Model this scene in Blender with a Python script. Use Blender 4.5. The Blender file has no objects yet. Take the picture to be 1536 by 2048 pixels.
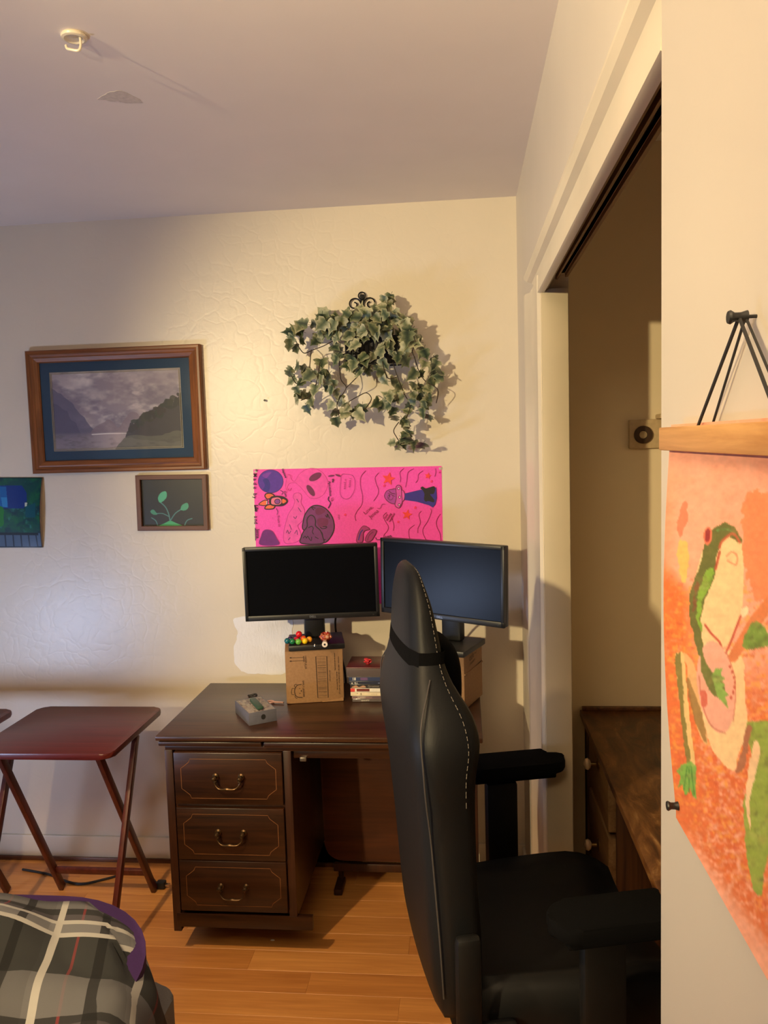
import bpy, bmesh, math, random
import numpy as np
from mathutils import Vector, Matrix, noise as mnoise, geometry as mgeo
R = math.radians
PI = math.pi
random.seed(7)
scn = bpy.context.scene
COL = scn.collection

# ------------------------------------------------------------------ camera
F_PX = 1618.47
CAM = Vector((0, 0, 1.6035))
AX_R = Vector((0.99487268, 0.09690958, -0.02892882))
AX_U = Vector((0.02029745, 0.08889661, 0.99583403))
AX_W = Vector((-0.09907753, 0.99131525, -0.08647379))
cd = bpy.data.cameras.new('camera'); cam = bpy.data.objects.new('camera', cd); COL.objects.link(cam)
cd.sensor_fit = 'VERTICAL'; cd.sensor_height = 32.0; cd.lens = 32.0 * F_PX / 2048.0
cd.clip_start = 0.02
cam.matrix_world = Matrix(((AX_R.x, AX_U.x, -AX_W.x, CAM.x), (AX_R.y, AX_U.y, -AX_W.y, CAM.y), (AX_R.z, AX_U.z, -AX_W.z, CAM.z), (0, 0, 0, 1)))
scn.camera = cam

# ------------------------------------------------------------------ light
scn.view_settings.view_transform = 'Standard'
scn.view_settings.look = 'None'
scn.view_settings.exposure = 0.0
scn.view_settings.gamma = 1.0
scn.view_settings.use_curve_mapping = False
wd = bpy.data.worlds.new('dusk_sky'); scn.world = wd; wd.use_nodes = True
wd.node_tree.nodes['Background'].inputs[0].default_value = (0.35, 0.45, 0.75, 1)
wd.node_tree.nodes['Background'].inputs[1].default_value = 0.4

LAMP = Vector((-2.15, -1.50, 2.14))            # bulb of the floor lamp
LAMP_AZ, LAMP_EL = 31, -9                       # where its shade points
LAMP_W, LAMP_COL = 550.0, (1.0, 0.79, 0.43)
PEND = Vector((-1.20, .80, 2.385))             # bulb of the ceiling light over the bed
PEND_W, PEND_COL = 145.0, (1.0, 0.70, 0.36)
TORCH = Vector((-.72, -.62, 1.76))             # bulb of the torchiere behind the camera, added to light the ceiling
FILL_AZ, FILL_EL, FILL_W = 16, 50, 430.0
TV = Vector((-2.34, 1.15, .62))                # screen of the small television on the left
TV_W, TV_COL = 30.0, (0.52, 0.66, 1.0)

def lamp_dir(az=LAMP_AZ, el=LAMP_EL):
    a, e = R(az), R(el)
    return Vector((math.sin(a) * math.cos(e), math.cos(a) * math.cos(e), math.sin(e)))
sd = bpy.data.lights.new('lamp_bulb', 'SPOT'); sd.energy = LAMP_W; sd.color = LAMP_COL
sd.spot_size = R(44.5); sd.spot_blend = 0.66; sd.shadow_soft_size = 0.055
so = bpy.data.objects.new('lamp_bulb', sd); COL.objects.link(so)
so.location = LAMP; so.rotation_euler = (-lamp_dir()).to_track_quat('Z', 'Y').to_euler()
pd = bpy.data.lights.new('ceiling_bulb', 'SPOT'); pd.energy = PEND_W; pd.color = PEND_COL
pd.spot_size = R(72); pd.spot_blend = 0.6; pd.shadow_soft_size = 0.03
po = bpy.data.objects.new('ceiling_bulb', pd); COL.objects.link(po); po.location = PEND; po.rotation_euler = Vector((-.5, -.9, 2.385)).to_track_quat('Z', 'Y').to_euler()
td = bpy.data.lights.new('added_uplight_bulb', 'SPOT'); td.energy = FILL_W; td.color = (1.0, 0.80, 0.50)
td.spot_size = R(80); td.spot_blend = 0.7; td.shadow_soft_size = 0.04
to_ = bpy.data.objects.new('added_uplight_bulb', td); COL.objects.link(to_); to_.location = TORCH
to_.rotation_euler = (-lamp_dir(FILL_AZ, FILL_EL)).to_track_quat('Z', 'Y').to_euler()
# glow of the television screen
ad = bpy.data.lights.new('screen_glow', 'AREA'); ad.shape = 'RECTANGLE'; ad.size = 0.50; ad.size_y = 0.28
ad.energy = TV_W; ad.color = TV_COL
ao = bpy.data.objects.new('screen_glow', ad); COL.objects.link(ao)
TV_N = Vector((.64, .77, 0)).normalized()
ao.location = TV + TV_N * .012; ao.rotation_euler = (-(TV_N + Vector((0, 0, .28)))).to_track_quat('Z', 'Y').to_euler()

# ------------------------------------------------------------------ measuring helper
def at(px, py, **k):
    """point of the photograph carried onto a real plane X=, Y= or Z="""
    d = AX_W * F_PX + AX_R * (px - 768) - AX_U * (py - 1024)
    ax, v = [( {'X': 0, 'Y': 1, 'Z': 2}[q], k[q]) for q in k][0]
    return CAM + d * ((v - CAM[ax]) / d[ax])

# ------------------------------------------------------------------ materials
def lin(c):
    return tuple(((x / 12.92) if x <= .04045 else ((x + .055) / 1.055) ** 2.4) for x in c)
def rgb(r, g, b): return lin((r / 255, g / 255, b / 255))
_cache = {}
def N(nt, t, **k):
    n = nt.nodes.new(t)
    for a, v in k.items(): setattr(n, a, v)
    return n
def base_mat(name, col, rough=.5, metal=0., spec=.5, coat=0.):
    m = bpy.data.materials.new(name); m.use_nodes = True
    b = m.node_tree.nodes['Principled BSDF']
    b.inputs['Base Color'].default_value = (*col, 1); b.inputs['Roughness'].default_value = rough
    b.inputs['Metallic'].default_value = metal; b.inputs['Specular IOR Level'].default_value = spec
    b.inputs['Coat Weight'].default_value = coat
    return m, m.node_tree, b
def coords(nt, scale=(1, 1, 1), rot=(0, 0, 0)):
    tc = N(nt, 'ShaderNodeTexCoord'); mp = N(nt, 'ShaderNodeMapping')
    mp.inputs['Scale'].default_value = scale; mp.inputs['Rotation'].default_value = rot
    nt.links.new(tc.outputs['Object'], mp.inputs['Vector']); return mp.outputs['Vector']
def ramp(nt, fac, stops):
    r = N(nt, 'ShaderNodeValToRGB'); cr = r.color_ramp
    while len(cr.elements) < len(stops): cr.elements.new(.5)
    for e, (p, c) in zip(cr.elements, stops): e.position = p; e.color = (*c, 1)
    nt.links.new(fac, r.inputs[0]); return r.outputs[0]
def bump(nt, b, h, strength, dist=.01):
    n = N(nt, 'ShaderNodeBump'); n.inputs['Strength'].default_value = strength; n.inputs['Distance'].default_value = dist
    nt.links.new(h, n.inputs['Height']); nt.links.new(n.outputs[0], b.inputs['Normal'])
def noise(nt, vec, scale, detail=4, rough=.55, dist=0.):
    n = N(nt, 'ShaderNodeTexNoise'); n.inputs['Scale'].default_value = scale; n.inputs['Detail'].default_value = detail
    n.inputs['Roughness'].default_value = rough; n.inputs['Distortion'].default_value = dist
    nt.links.new(vec, n.inputs['Vector']); return n.outputs['Fac']
def plain(name, col, rough=.5, metal=0., spec=.5, nz=0., nscale=60, coat=0.):
    if name in _cache: return _cache[name]
    m, nt, b = base_mat(name, col, rough, metal, spec, coat)
    v = coords(nt); f = noise(nt, v, nscale)
    c = ramp(nt, f, [(.3, tuple(x * .88 for x in col)), (.7, tuple(min(1, x * 1.08) for x in col))])
    nt.links.new(c, b.inputs['Base Color'])
    if nz: bump(nt, b, f, nz, .002)
    _cache[name] = m; return m
def wood(name, dark, light, rough=.35, axis=0, scale=1., coat=0., ring=1.0):
    """grain running along the local axis"""
    if name in _cache: return _cache[name]
    m, nt, b = base_mat(name, light, rough, coat=coat)
    s = [14 * scale] * 3; s[axis] = 1.1 * scale
    v = coords(nt, tuple(s)); f = noise(nt, v, 1.6, 5, .6, 1.2 * ring)
    s2 = [90 * scale] * 3; s2[axis] = 3 * scale
    v2 = coords(nt, tuple(s2)); f2 = noise(nt, v2, 1.5, 3)
    mx = N(nt, 'ShaderNodeMath', operation='MULTIPLY_ADD'); mx.inputs[1].default_value = .35
    nt.links.new(f2, mx.inputs[0]); 
    sc = N(nt, 'ShaderNodeMath', operation='MULTIPLY'); sc.inputs[1].default_value = .65
    nt.links.new(f, sc.inputs[0]); nt.links.new(sc.outputs[0], mx.inputs[2])
    c = ramp(nt, mx.outputs[0], [(.34, dark), (.5, tuple((a + c_) / 2 for a, c_ in zip(dark, light))), (.64, light)])
    nt.links.new(c, b.inputs['Base Color']); bump(nt, b, f2, .06, .002)
    _cache[name] = m; return m
def paint_wall(name, col, rough=.42, tex=1.0):
    m, nt, b = base_mat(name, col, rough)
    v = coords(nt)
    vor = N(nt, 'ShaderNodeTexVoronoi', feature='DISTANCE_TO_EDGE'); vor.inputs['Scale'].default_value = 17
    wob = N(nt, 'ShaderNodeTexNoise'); wob.inputs['Scale'].default_value = 9; nt.links.new(v, wob.inputs['Vector'])
    ad_ = N(nt, 'ShaderNodeVectorMath', operation='MULTIPLY_ADD'); ad_.inputs[1].default_value = (.12, .12, .12)
    nt.links.new(wob.outputs['Color'], ad_.inputs[0]); nt.links.new(v, ad_.inputs[2]); nt.links.new(ad_.outputs[0], vor.inputs['Vector'])
    rr = ramp(nt, vor.outputs['Distance'], [(0., (0, 0, 0)), (.10, (1, 1, 1))])
    n1 = noise(nt, v, 22, 3); n2 = noise(nt, v, 5, 2); n3 = noise(nt, v, 110, 2)
    a = N(nt, 'ShaderNodeMath', operation='MULTIPLY_ADD'); nt.links.new(rr, a.inputs[0]); a.inputs[1].default_value = .55; nt.links.new(n1, a.inputs[2])
    a2 = N(nt, 'ShaderNodeMath', operation='MULTIPLY_ADD'); nt.links.new(n2, a2.inputs[0]); a2.inputs[1].default_value = 1.6; nt.links.new(a.outputs[0], a2.inputs[2])
    a3 = N(nt, 'ShaderNodeMath', operation='MULTIPLY_ADD'); nt.links.new(n3, a3.inputs[0]); a3.inputs[1].default_value = .12; nt.links.new(a2.outputs[0], a3.inputs[2])
    bump(nt, b, a3.outputs[0], .034 * tex, .012)
    c = ramp(nt, n2, [(.3, tuple(x * .97 for x in col)), (.7, col)]); nt.links.new(c, b.inputs['Base Color'])
    return m
def attr_mat(name, rough=.6, grain=0., gscale=300, coat=0.):
    m, nt, b = base_mat(name, (1, 1, 1), rough, coat=coat)
    a = N(nt, 'ShaderNodeAttribute', attribute_name='paint'); nt.links.new(a.outputs['Color'], b.inputs['Base Color'])
    if grain: bump(nt, b, noise(nt, coords(nt), gscale, 2), grain, .001)
    return m
def glass_mat():
    if 'glass' in _cache: return _cache['glass']
    m = bpy.data.materials.new('picture_glass'); m.use_nodes = True; nt = m.node_tree; nt.nodes.clear()
    o = N(nt, 'ShaderNodeOutputMaterial'); mix = N(nt, 'ShaderNodeMixShader'); t = N(nt, 'ShaderNodeBsdfTransparent')
    g = N(nt, 'ShaderNodeBsdfGlossy'); g.inputs['Roughness'].default_value = .06
    lw = N(nt, 'ShaderNodeLayerWeight'); pw = N(nt, 'ShaderNodeMath', operation='POWER'); pw.inputs[1].default_value = 5
    fr = N(nt, 'ShaderNodeMath', operation='MULTIPLY_ADD'); fr.inputs[1].default_value = .8; fr.inputs[2].default_value = .025
    nt.links.new(lw.outputs['Facing'], pw.inputs[0]); nt.links.new(pw.outputs[0], fr.inputs[0])
    nt.links.new(fr.outputs[0], mix.inputs[0]); nt.links.new(t.outputs[0], mix.inputs[1]); nt.links.new(g.outputs[0], mix.inputs[2]); nt.links.new(mix.outputs[0], o.inputs[0])
    _cache['glass'] = m; return m
def plastic_film(key='film', amount=.34):
    if key in _cache: return _cache[key]
    m = bpy.data.materials.new('clear_' + key); m.use_nodes = True; nt = m.node_tree; nt.nodes.clear()
    o = N(nt, 'ShaderNodeOutputMaterial'); mix = N(nt, 'ShaderNodeMixShader'); t = N(nt, 'ShaderNodeBsdfTransparent')
    t.inputs[0].default_value = (.86, .82, .8, 1)
    g = N(nt, 'ShaderNodeBsdfPrincipled'); g.inputs['Base Color'].default_value = (.75, .68, .64, 1); g.inputs['Roughness'].default_value = .12
    mix.inputs[0].default_value = amount
    nt.links.new(t.outputs[0], mix.inputs[1]); nt.links.new(g.outputs[0], mix.inputs[2]); nt.links.new(mix.outputs[0], o.inputs[0])
    _cache[key] = m; return m

# ------------------------------------------------------------------ mesh helpers
def merge(bm, t, M=None):
    me = bpy.data.meshes.new('tmp'); 
    if M is not None: t.transform(M)
    t.to_mesh(me); bm.from_mesh(me); bpy.data.meshes.remove(me); t.free()
def box(bm, c, s, bev=0., M=None, seg=2):
    t = bmesh.new(); bmesh.ops.create_cube(t, size=1); bmesh.ops.scale(t, vec=s, verts=t.verts)
    if bev > 0: bmesh.ops.bevel(t, geom=list(t.edges), offset=min(bev, min(s) * .49), segments=seg, affect='EDGES', profile=.5)
    bmesh.ops.translate(t, vec=c, verts=t.verts); merge(bm, t, M); return bm
def tube(bm, pts, r, n=8, closed=False, flat=1.0, caps=True):
    pts = [Vector(p) for p in pts]; k = len(pts); rings = []
    rs = r if isinstance(r, (list, tuple)) else [r] * k
    prev = None
    for i, p in enumerate(pts):
        if closed: t = pts[(i + 1) % k] - pts[i - 1]
        else: t = pts[min(i + 1, k - 1)] - pts[max(i - 1, 0)]
        t.normalize() if t.length > 1e-9 else None
        if prev is None:
            a = Vector((0, 0, 1)) if abs(t.z) < .9 else Vector((1, 0, 0)); nx = t.cross(a).normalized()
        else:
            nx = prev - t * prev.dot(t); nx = nx.normalized() if nx.length > 1e-9 else t.orthogonal().normalized()
        prev = nx; ny = t.cross(nx)
        rings.append([bm.verts.new(p + (nx * math.cos(2 * PI * j / n) + ny * math.sin(2 * PI * j / n) * flat) * rs[i]) for j in range(n)])
    skin(bm, rings, closed)
    if caps and not closed:
        bm.faces.new(list(reversed(rings[0]))); bm.faces.new(rings[-1])
    return bm
def skin(bm, rings, closed=False):
    k = len(rings); n = len(rings[0])
    for i in range(k if closed else k - 1):
        a, b = rings[i], rings[(i + 1) % k]
        for j in range(n): bm.faces.new((a[j], a[(j + 1) % n], b[(j + 1) % n], b[j]))
def lathe(bm, prof, n=20, M=None):
    t = bmesh.new(); rings = [[t.verts.new((max(r, 1e-4) * math.cos(2 * PI * j / n), max(r, 1e-4) * math.sin(2 * PI * j / n), z)) for j in range(n)] for r, z in prof]
    skin(t, rings); t.faces.new(list(reversed(rings[0]))); t.faces.new(rings[-1]); merge(bm, t, M); return bm
def prism(bm, poly, d, M=None, bev=0.):
    """polygon in local xy extruded from z=0 to z=d"""
    t = bmesh.new(); a = [t.verts.new((x, y, 0)) for x, y in poly]; b = [t.verts.new((x, y, d)) for x, y in poly]
    t.faces.new(list(reversed(a))); t.faces.new(b); n = len(a)
    for i in range(n): t.faces.new((a[i], a[(i + 1) % n], b[(i + 1) % n], b[i]))
    if bev:
        es = [e for e in t.edges if abs(e.verts[0].co.z - e.verts[1].co.z) < 1e-9]
        bmesh.ops.bevel(t, geom=es, offset=bev, segments=2, affect='EDGES', profile=.5)
    merge(bm, t, M); return bm
def smooth_curve(pts, k=8, closed=False):
    P = [Vector(p) for p in pts]; n = len(P); out = []
    g = (lambda i: P[i % n]) if closed else (lambda i: P[max(0, min(n - 1, i))])
    for i in range(n if closed else n - 1):
        a, b, c, d = g(i - 1), g(i), g(i + 1), g(i + 2)
        for s in range(k):
            t = s / k
            out.append(.5 * ((2 * b) + (c - a) * t + (2 * a - 5 * b + 4 * c - d) * t * t + (3 * b - a - 3 * c + d) * t ** 3))
    if not closed: out.append(P[-1].copy())
    return out
def obj(name, bm, mat, parent=None, loc=(0, 0, 0), rot=(0, 0, 0), smooth=True, angle=.7):
    bmesh.ops.recalc_face_normals(bm, faces=bm.faces)
    me = bpy.data.meshes.new(name); bm.to_mesh(me); bm.free()
    return objm(name, me, mat, parent, loc, rot, smooth, angle)
def objm(name, me, mat, parent=None, loc=(0, 0, 0), rot=(0, 0, 0), smooth=True, angle=.7):
    for m in (mat if isinstance(mat, (list, tuple)) else [mat]): me.materials.append(m)
    if smooth:
        me.shade_smooth(); me.set_sharp_from_angle(angle=angle)
    o = bpy.data.objects.new(name, me); COL.objects.link(o); o.location = loc; o.rotation_euler = rot
    if parent: o.parent = parent
    return o
def tag(o, label, cat, group=None):
    o['label'] = label; o['category'] = cat
    if group: o['group'] = group
    return o
def thing(name, label, cat, loc=(0, 0, 0), rz=0., group=None):
    o = bpy.data.objects.new(name, None); COL.objects.link(o); o.location = loc; o.rotation_euler = (0, 0, rz)
    o.empty_display_size = .05
    return tag(o, label, cat, group)
def struct(o): o['kind'] = 'structure'; return o
def copy_tree(o, parent=None):
    c = o.copy(); COL.objects.link(c)
    if parent: c.parent = parent
    for ch in [x for x in bpy.data.objects if x.parent == o]: copy_tree(ch, c)
    return c
nb = bmesh.new

class Draw:
    """flat ink on a plane: polygons and strokes in plane coordinates (a,b)"""
    def __init__(s, fmap, nrm): s.f = fmap; s.n = Vector(nrm); s.v = []; s.q = []; s.mi = []; s.mats = []; s.z = .0004
    def up(s): s.z += .00008
    def m(s, mat):
        if mat not in s.mats: s.mats.append(mat)
        return s.mats.index(mat)
    def fill(s, pts, mat):
        i0 = len(s.v); P = [Vector((p[0], p[1], 0)) for p in pts]
        for p in P: s.v.append(s.f(p.x, p.y) + s.n * s.z)
        for t in mgeo.tessellate_polygon([P]): s.q.append(tuple(i0 + j for j in t)); s.mi.append(s.m(mat))
    def stroke(s, pts, w, mat, closed=False):
        P = [Vector((p[0], p[1])) for p in pts]; k = len(P); i0 = len(s.v)
        for i, p in enumerate(P):
            t = (P[(i + 1) % k] - P[i - 1]) if closed else (P[min(i + 1, k - 1)] - P[max(i - 1, 0)])
            t = t.normalized() if t.length > 1e-9 else Vector((1, 0)); nn = Vector((-t.y, t.x)) * w / 2
            s.v.append(s.f(*(p + nn)) + s.n * s.z); s.v.append(s.f(*(p - nn)) + s.n * s.z)
        for i in range(k if closed else k - 1):
            a = i0 + 2 * i; b = i0 + 2 * ((i + 1) % k); s.q.append((a, a + 1, b + 1, b)); s.mi.append(s.m(mat))
    def text(s, txt, pos, size, ang, mat, bold=0.):
        cu = bpy.data.curves.new('t', 'FONT'); cu.body = txt; cu.size = size; cu.offset = bold; cu.resolution_u = 2
        to = bpy.data.objects.new('t', cu); me = bpy.data.meshes.new_from_object(to)
        ca, sa = math.cos(ang), math.sin(ang); i0 = len(s.v)
        for v in me.vertices:
            x, y = v.co.x, v.co.y; s.v.append(s.f(pos[0] + x * ca - y * sa, pos[1] + x * sa + y * ca) + s.n * s.z)
        for p in me.polygons: s.q.append(tuple(i0 + j for j in p.vertices)); s.mi.append(s.m(mat))
        bpy.data.objects.remove(to); bpy.data.curves.remove(cu); bpy.data.meshes.remove(me)
    def build(s, name, parent=None):
        me = bpy.data.meshes.new(name); me.from_pydata([tuple(v) for v in s.v], [], s.q)
        for m in s.mats: me.materials.append(m)
        me.polygons.foreach_set('material_index', s.mi)
        o = bpy.data.objects.new(name, me); COL.objects.link(o)
        if parent: o.parent = parent
        return o
def ink(r, g, b, rough=.6): return plain('ink_%d_%d_%d' % (r, g, b), rgb(r, g, b), rough)

# ---- numpy picture painting onto the vertices of a grid
class Paint:
    def __init__(s, x0, x1, y0, y1, nx, ny):
        s.nx, s.ny = nx, ny; s.x, s.y = np.meshgrid(np.linspace(x0, x1, nx), np.linspace(y0, y1, ny)); s.c = np.zeros((ny, nx, 3))
    def vn(s, sx, sy, seed=0, octs=3):
        rs = np.random.RandomState(seed); out = np.zeros_like(s.x); amp = 1.; tot = 0
        for o in range(octs):
            g = rs.rand(64, 64); u = s.x / sx * 2 ** o; v = s.y / sy * 2 ** o
            iu = np.floor(u).astype(int); iv = np.floor(v).astype(int); fu = u - iu; fv = v - iv
            fu = fu * fu * (3 - 2 * fu); fv = fv * fv * (3 - 2 * fv)
            gg = lambda a, b: g[a % 64, b % 64]
            out += amp * ((gg(iv, iu) * (1 - fu) + gg(iv, iu + 1) * fu) * (1 - fv) + (gg(iv + 1, iu) * (1 - fu) + gg(iv + 1, iu + 1) * fu) * fv); tot += amp; amp *= .55
        return out / tot
    def blend(s, m, col):
        c = np.array(col) / 255. if not isinstance(col, np.ndarray) else col
        s.c = s.c * (1 - m[..., None]) + c * m[..., None]
    def inside(s, poly):
        r = np.zeros(s.x.shape, bool); n = len(poly)
        for i in range(n):
            xa, ya = poly[i]; xb, yb = poly[(i + 1) % n]
            if ya == yb: continue
            k = ((ya > s.y) != (yb > s.y)) & (s.x < (xb - xa) * (s.y - ya) / (yb - ya) + xa); r ^= k
        return r.astype(float)
    def poly(s, pts, col, curve=True, a=1., wob=0., seed=1):
        if curve: pts = [(p.x, p.y) for p in smooth_curve([(x, y, 0) for x, y in pts], 6, True)]
        if wob:
            X, Y = s.x.copy(), s.y.copy(); s.x = X + (s.vn(12, 12, seed) - .5) * wob; s.y = Y + (s.vn(12, 12, seed + 50) - .5) * wob
            m = s.inside(pts); s.x, s.y = X, Y
        else: m = s.inside(pts)
        s.blend(m * a, col)
    def line(s, pts, w, col, a=1.):
        P = smooth_curve([(x, y, 0) for x, y in pts], 5); d = np.full(s.x.shape, 1e9)
        for p, q in zip(P[:-1], P[1:]):
            vx, vy = q.x - p.x, q.y - p.y; L = vx * vx + vy * vy + 1e-9
            t = np.clip(((s.x - p.x) * vx + (s.y - p.y) * vy) / L, 0, 1); d = np.minimum(d, np.hypot(s.x - p.x - t * vx, s.y - p.y - t * vy))
        s.blend(np.clip((w / 2 - d) / max(w * .3, .5) + .5, 0, 1) * a, col)
    def mesh(s, name, fmap):
        v = [tuple(fmap(a, b)) for a, b in zip(s.x.ravel(), s.y.ravel())]; nx = s.nx
        q = [(j * nx + i, j * nx + i + 1, (j + 1) * nx + i + 1, (j + 1) * nx + i) for j in range(s.ny - 1) for i in range(nx - 1)]
        me = bpy.data.meshes.new(name); me.from_pydata(v, [], q)
        c = np.clip(s.c.reshape(-1, 3), 0, 1); c = np.where(c <= .04045, c / 12.92, ((c + .055) / 1.055) ** 2.4)
        at_ = me.color_attributes.new('paint', 'FLOAT_COLOR', 'POINT'); at_.data.foreach_set('color', np.hstack([c, np.ones((len(c), 1))]).ravel().astype('f'))
        return me

# =================================================================== ROOM
D, H = 2.93, 2.44
XL, YF = -2.6, -2.6
CREAM = rgb(228, 216, 196)
m_wall = paint_wall('cream_wall_paint', CREAM, .34)
m_ceil = paint_wall('ceiling_paint', rgb(240, 230, 222), .7, .12)
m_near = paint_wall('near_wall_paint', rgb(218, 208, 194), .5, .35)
m_closet = paint_wall('closet_paint', rgb(226, 208, 174), .6, .4)
m_trim = plain('trim_gloss_paint', rgb(226, 214, 192), .32, nscale=2)
def slab(name, lo, hi, mat, bev=0.):
    c = [(a + b) / 2 for a, b in zip(lo, hi)]; s = [b - a for a, b in zip(lo, hi)]
    return struct(obj(name, box(nb(), (0, 0, 0), s, bev), mat, loc=c))
wall_back = slab('wall_back', (XL - .1, D, 0), (1.1, D + .1, H), m_wall)
ceiling = slab('ceiling', (XL - .1, YF - .1, H), (1.1, D + .1, H + .1), m_ceil)
floor = slab('floor', (XL - .1, YF - .1, -.1), (1.1, D + .1, -.012), plain('subfloor', rgb(70, 45, 28), .8))
m_dim = paint_wall('low_bounce_wall', rgb(112, 98, 86), .7, .5)  # unseen walls coloured dark to cut bounced light in the room
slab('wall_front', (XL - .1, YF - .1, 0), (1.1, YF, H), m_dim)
# left wall with a window opening
wl = nb()
WY0, WY1, WZ0, WZ1 = -.70, .30, .90, 2.00
box(wl, (XL - .05, (YF + WY0) / 2, H / 2), (.1, WY0 - YF, H)); box(wl, (XL - .05, (WY1 + D) / 2, H / 2), (.1, D - WY1, H))
box(wl, (XL - .05, (WY0 + WY1) / 2, WZ0 / 2), (.1, WY1 - WY0, WZ0)); box(wl, (XL - .05, (WY0 + WY1) / 2, (WZ1 + H) / 2), (.1, WY1 - WY0, H - WZ1))
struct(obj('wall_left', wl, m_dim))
wf = nb()
for y in (WY0 + .02, WY1 - .02): box(wf, (XL - .03, y, (WZ0 + WZ1) / 2), (.05, .04, WZ1 - WZ0), .004)
for z in (WZ0 + .02, WZ1 - .02): box(wf, (XL - .03, (WY0 + WY1) / 2, z), (.05, WY1 - WY0, .04), .004)
box(wf, (XL + .02, (WY0 + WY1) / 2, WZ0 - .012), (.09, WY1 - WY0 + .1, .024), .004)
win = struct(obj('window_1', wf, m_trim))
obj('pane', box(nb(), (XL - .03, (WY0 + WY1) / 2, (WZ0 + WZ1) / 2), (.004, WY1 - WY0 - .06, WZ1 - WZ0 - .06)), glass_mat(), win)
# right wall: far piece, header, near piece
XR = .2
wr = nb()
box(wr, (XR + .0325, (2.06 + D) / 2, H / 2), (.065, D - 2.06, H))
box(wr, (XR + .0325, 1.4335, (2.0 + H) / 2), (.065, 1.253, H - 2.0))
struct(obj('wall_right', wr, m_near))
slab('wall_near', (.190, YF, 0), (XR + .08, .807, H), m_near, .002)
# closet
slab('wall_closet_end', (XR + .065, 2.47, 0), (1.02, 2.52, H), m_closet)
slab('wall_closet_back', (1.0, .3, 0), (1.05, 2.5, H), m_closet)
slab('wall_closet_near', (XR + .08, .3, 0), (1.02, .35, H), m_closet)
# casing: side and header, stepped profile (outer rounded band, flat, inner bead)
cs = nb()
def sweep(bm, prof_a, prof_b):
    a = [bm.verts.new(p) for p in prof_a]; b = [bm.verts.new(p) for p in prof_b]; n = len(a)
    for i in range(n): bm.faces.new((a[i], a[(i + 1) % n], b[(i + 1) % n], b[i]))
    bm.faces.new(list(reversed(a))); bm.faces.new(b)
side_prof = [(.205, 2.385), (.189, 2.385), (.181, 2.372), (.1775, 2.345), (.181, 2.318), (.1905, 2.298), (.1915, 2.20), (.191, 2.09), (.187, 2.075), (.188, 2.062), (.195, 2.052), (.205, 2.052)]
sweep(cs, [(x, y, 0) for x, y in side_prof], [(x, y, 2.0) for x, y in side_prof])
struct(obj('trim_1', cs, m_trim, angle=.5))
cs = nb()
head_prof = [(.205, 2.062), (.189, 2.062), (.180, 2.055), (.1755, 2.038), (.180, 2.022), (.190, 2.012), (.1915, 2.003), (.1905, 1.985), (.190, 1.967), (.1895, 1.958), (.194, 1.956), (.205, 1.956)]
sweep(cs, [(x, .808, z) for x, z in head_prof], [(x, 2.385 - (2.062 - z) * 3.1, z) for x, z in head_prof])
struct(obj('trim_2', cs, m_trim, angle=.5))
# jamb
slab('trim_3', (.197, 2.045, 0), (.262, 2.062, 1.965), plain('jamb_paint', rgb(200, 186, 158), .45, nscale=2), .002)
# sliding door track in the head of the opening
tk = nb()
for (x0, x1, z0) in ((.205, .212, 1.962), (.212, .232, 2.0), (.232, .237, 1.985), (.237, .255, 2.0), (.255, .262, 1.99), (.262, .267, 2.012)):
    box(tk, ((x0 + x1) / 2, 1.43, (z0 + 2.03) / 2), (x1 - x0, 1.235, 2.03 - z0), .0008)
struct(obj('trim_4', tk, wood('track_wood', rgb(96, 70, 48), rgb(150, 118, 84), .5, 1)))
# baseboards
bb = nb(); box(bb, ((XL - .97) / 2, D - .006, .053), (-.97 - XL + 1.12, .012, .088), .003); box(bb, (-.2, D - .006, .053), (.8, .012, .088), .003)
struct(obj('baseboard_back', bb, m_trim))
bq = nb(); box(bq, (-1.2, D - .017, .0045), (2.8, .012, .022), .005)
struct(obj('trim_5', bq, wood('shoe_molding', rgb(70, 40, 24), rgb(116, 70, 40), .25, 0)))
slab('baseboard_right', (XR - .012, 2.40, 0), (XR, D, .09), m_trim, .003)

# laminate boards on the floor
pm = [wood('laminate_%s' % n, d, l, .4, 0, .8) for n, d, l in (('amber', rgb(182, 118, 58), rgb(216, 152, 84)), ('honey', rgb(190, 124, 62), rgb(224, 160, 90)), ('russet', rgb(172, 108, 52), rgb(208, 142, 76)))]
PW = .098; meshes = {}
y = YF; row = 0
while y < D - .01:
    x = XL - random.random() * .9
    while x < .99:
        L = random.choice((.9, 1.05, 1.2, 1.35))
        x0, x1 = max(x, XL), min(x + L, 1.0); w = min(PW, D - y)
        if x1 - x0 > .02:
            key = (round(x1 - x0, 3), round(w, 3), random.randrange(3))
            if key not in meshes:
                t = nb(); box(t, (0, 0, -.006), (x1 - x0 - .0003, w - .0003, .012), .0005, seg=1)
                me = bpy.data.meshes.new('plank'); bmesh.ops.recalc_face_normals(t, faces=t.faces); t.to_mesh(me); t.free(); me.materials.append(pm[key[2]]); meshes[key] = me
            o = bpy.data.objects.new('plank', meshes[key]); COL.objects.link(o); o.parent = floor
            o.location = Vector(((x0 + x1) / 2, y + w / 2, 0)) - floor.location
        x += L
    y += PW; row += 1

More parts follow.
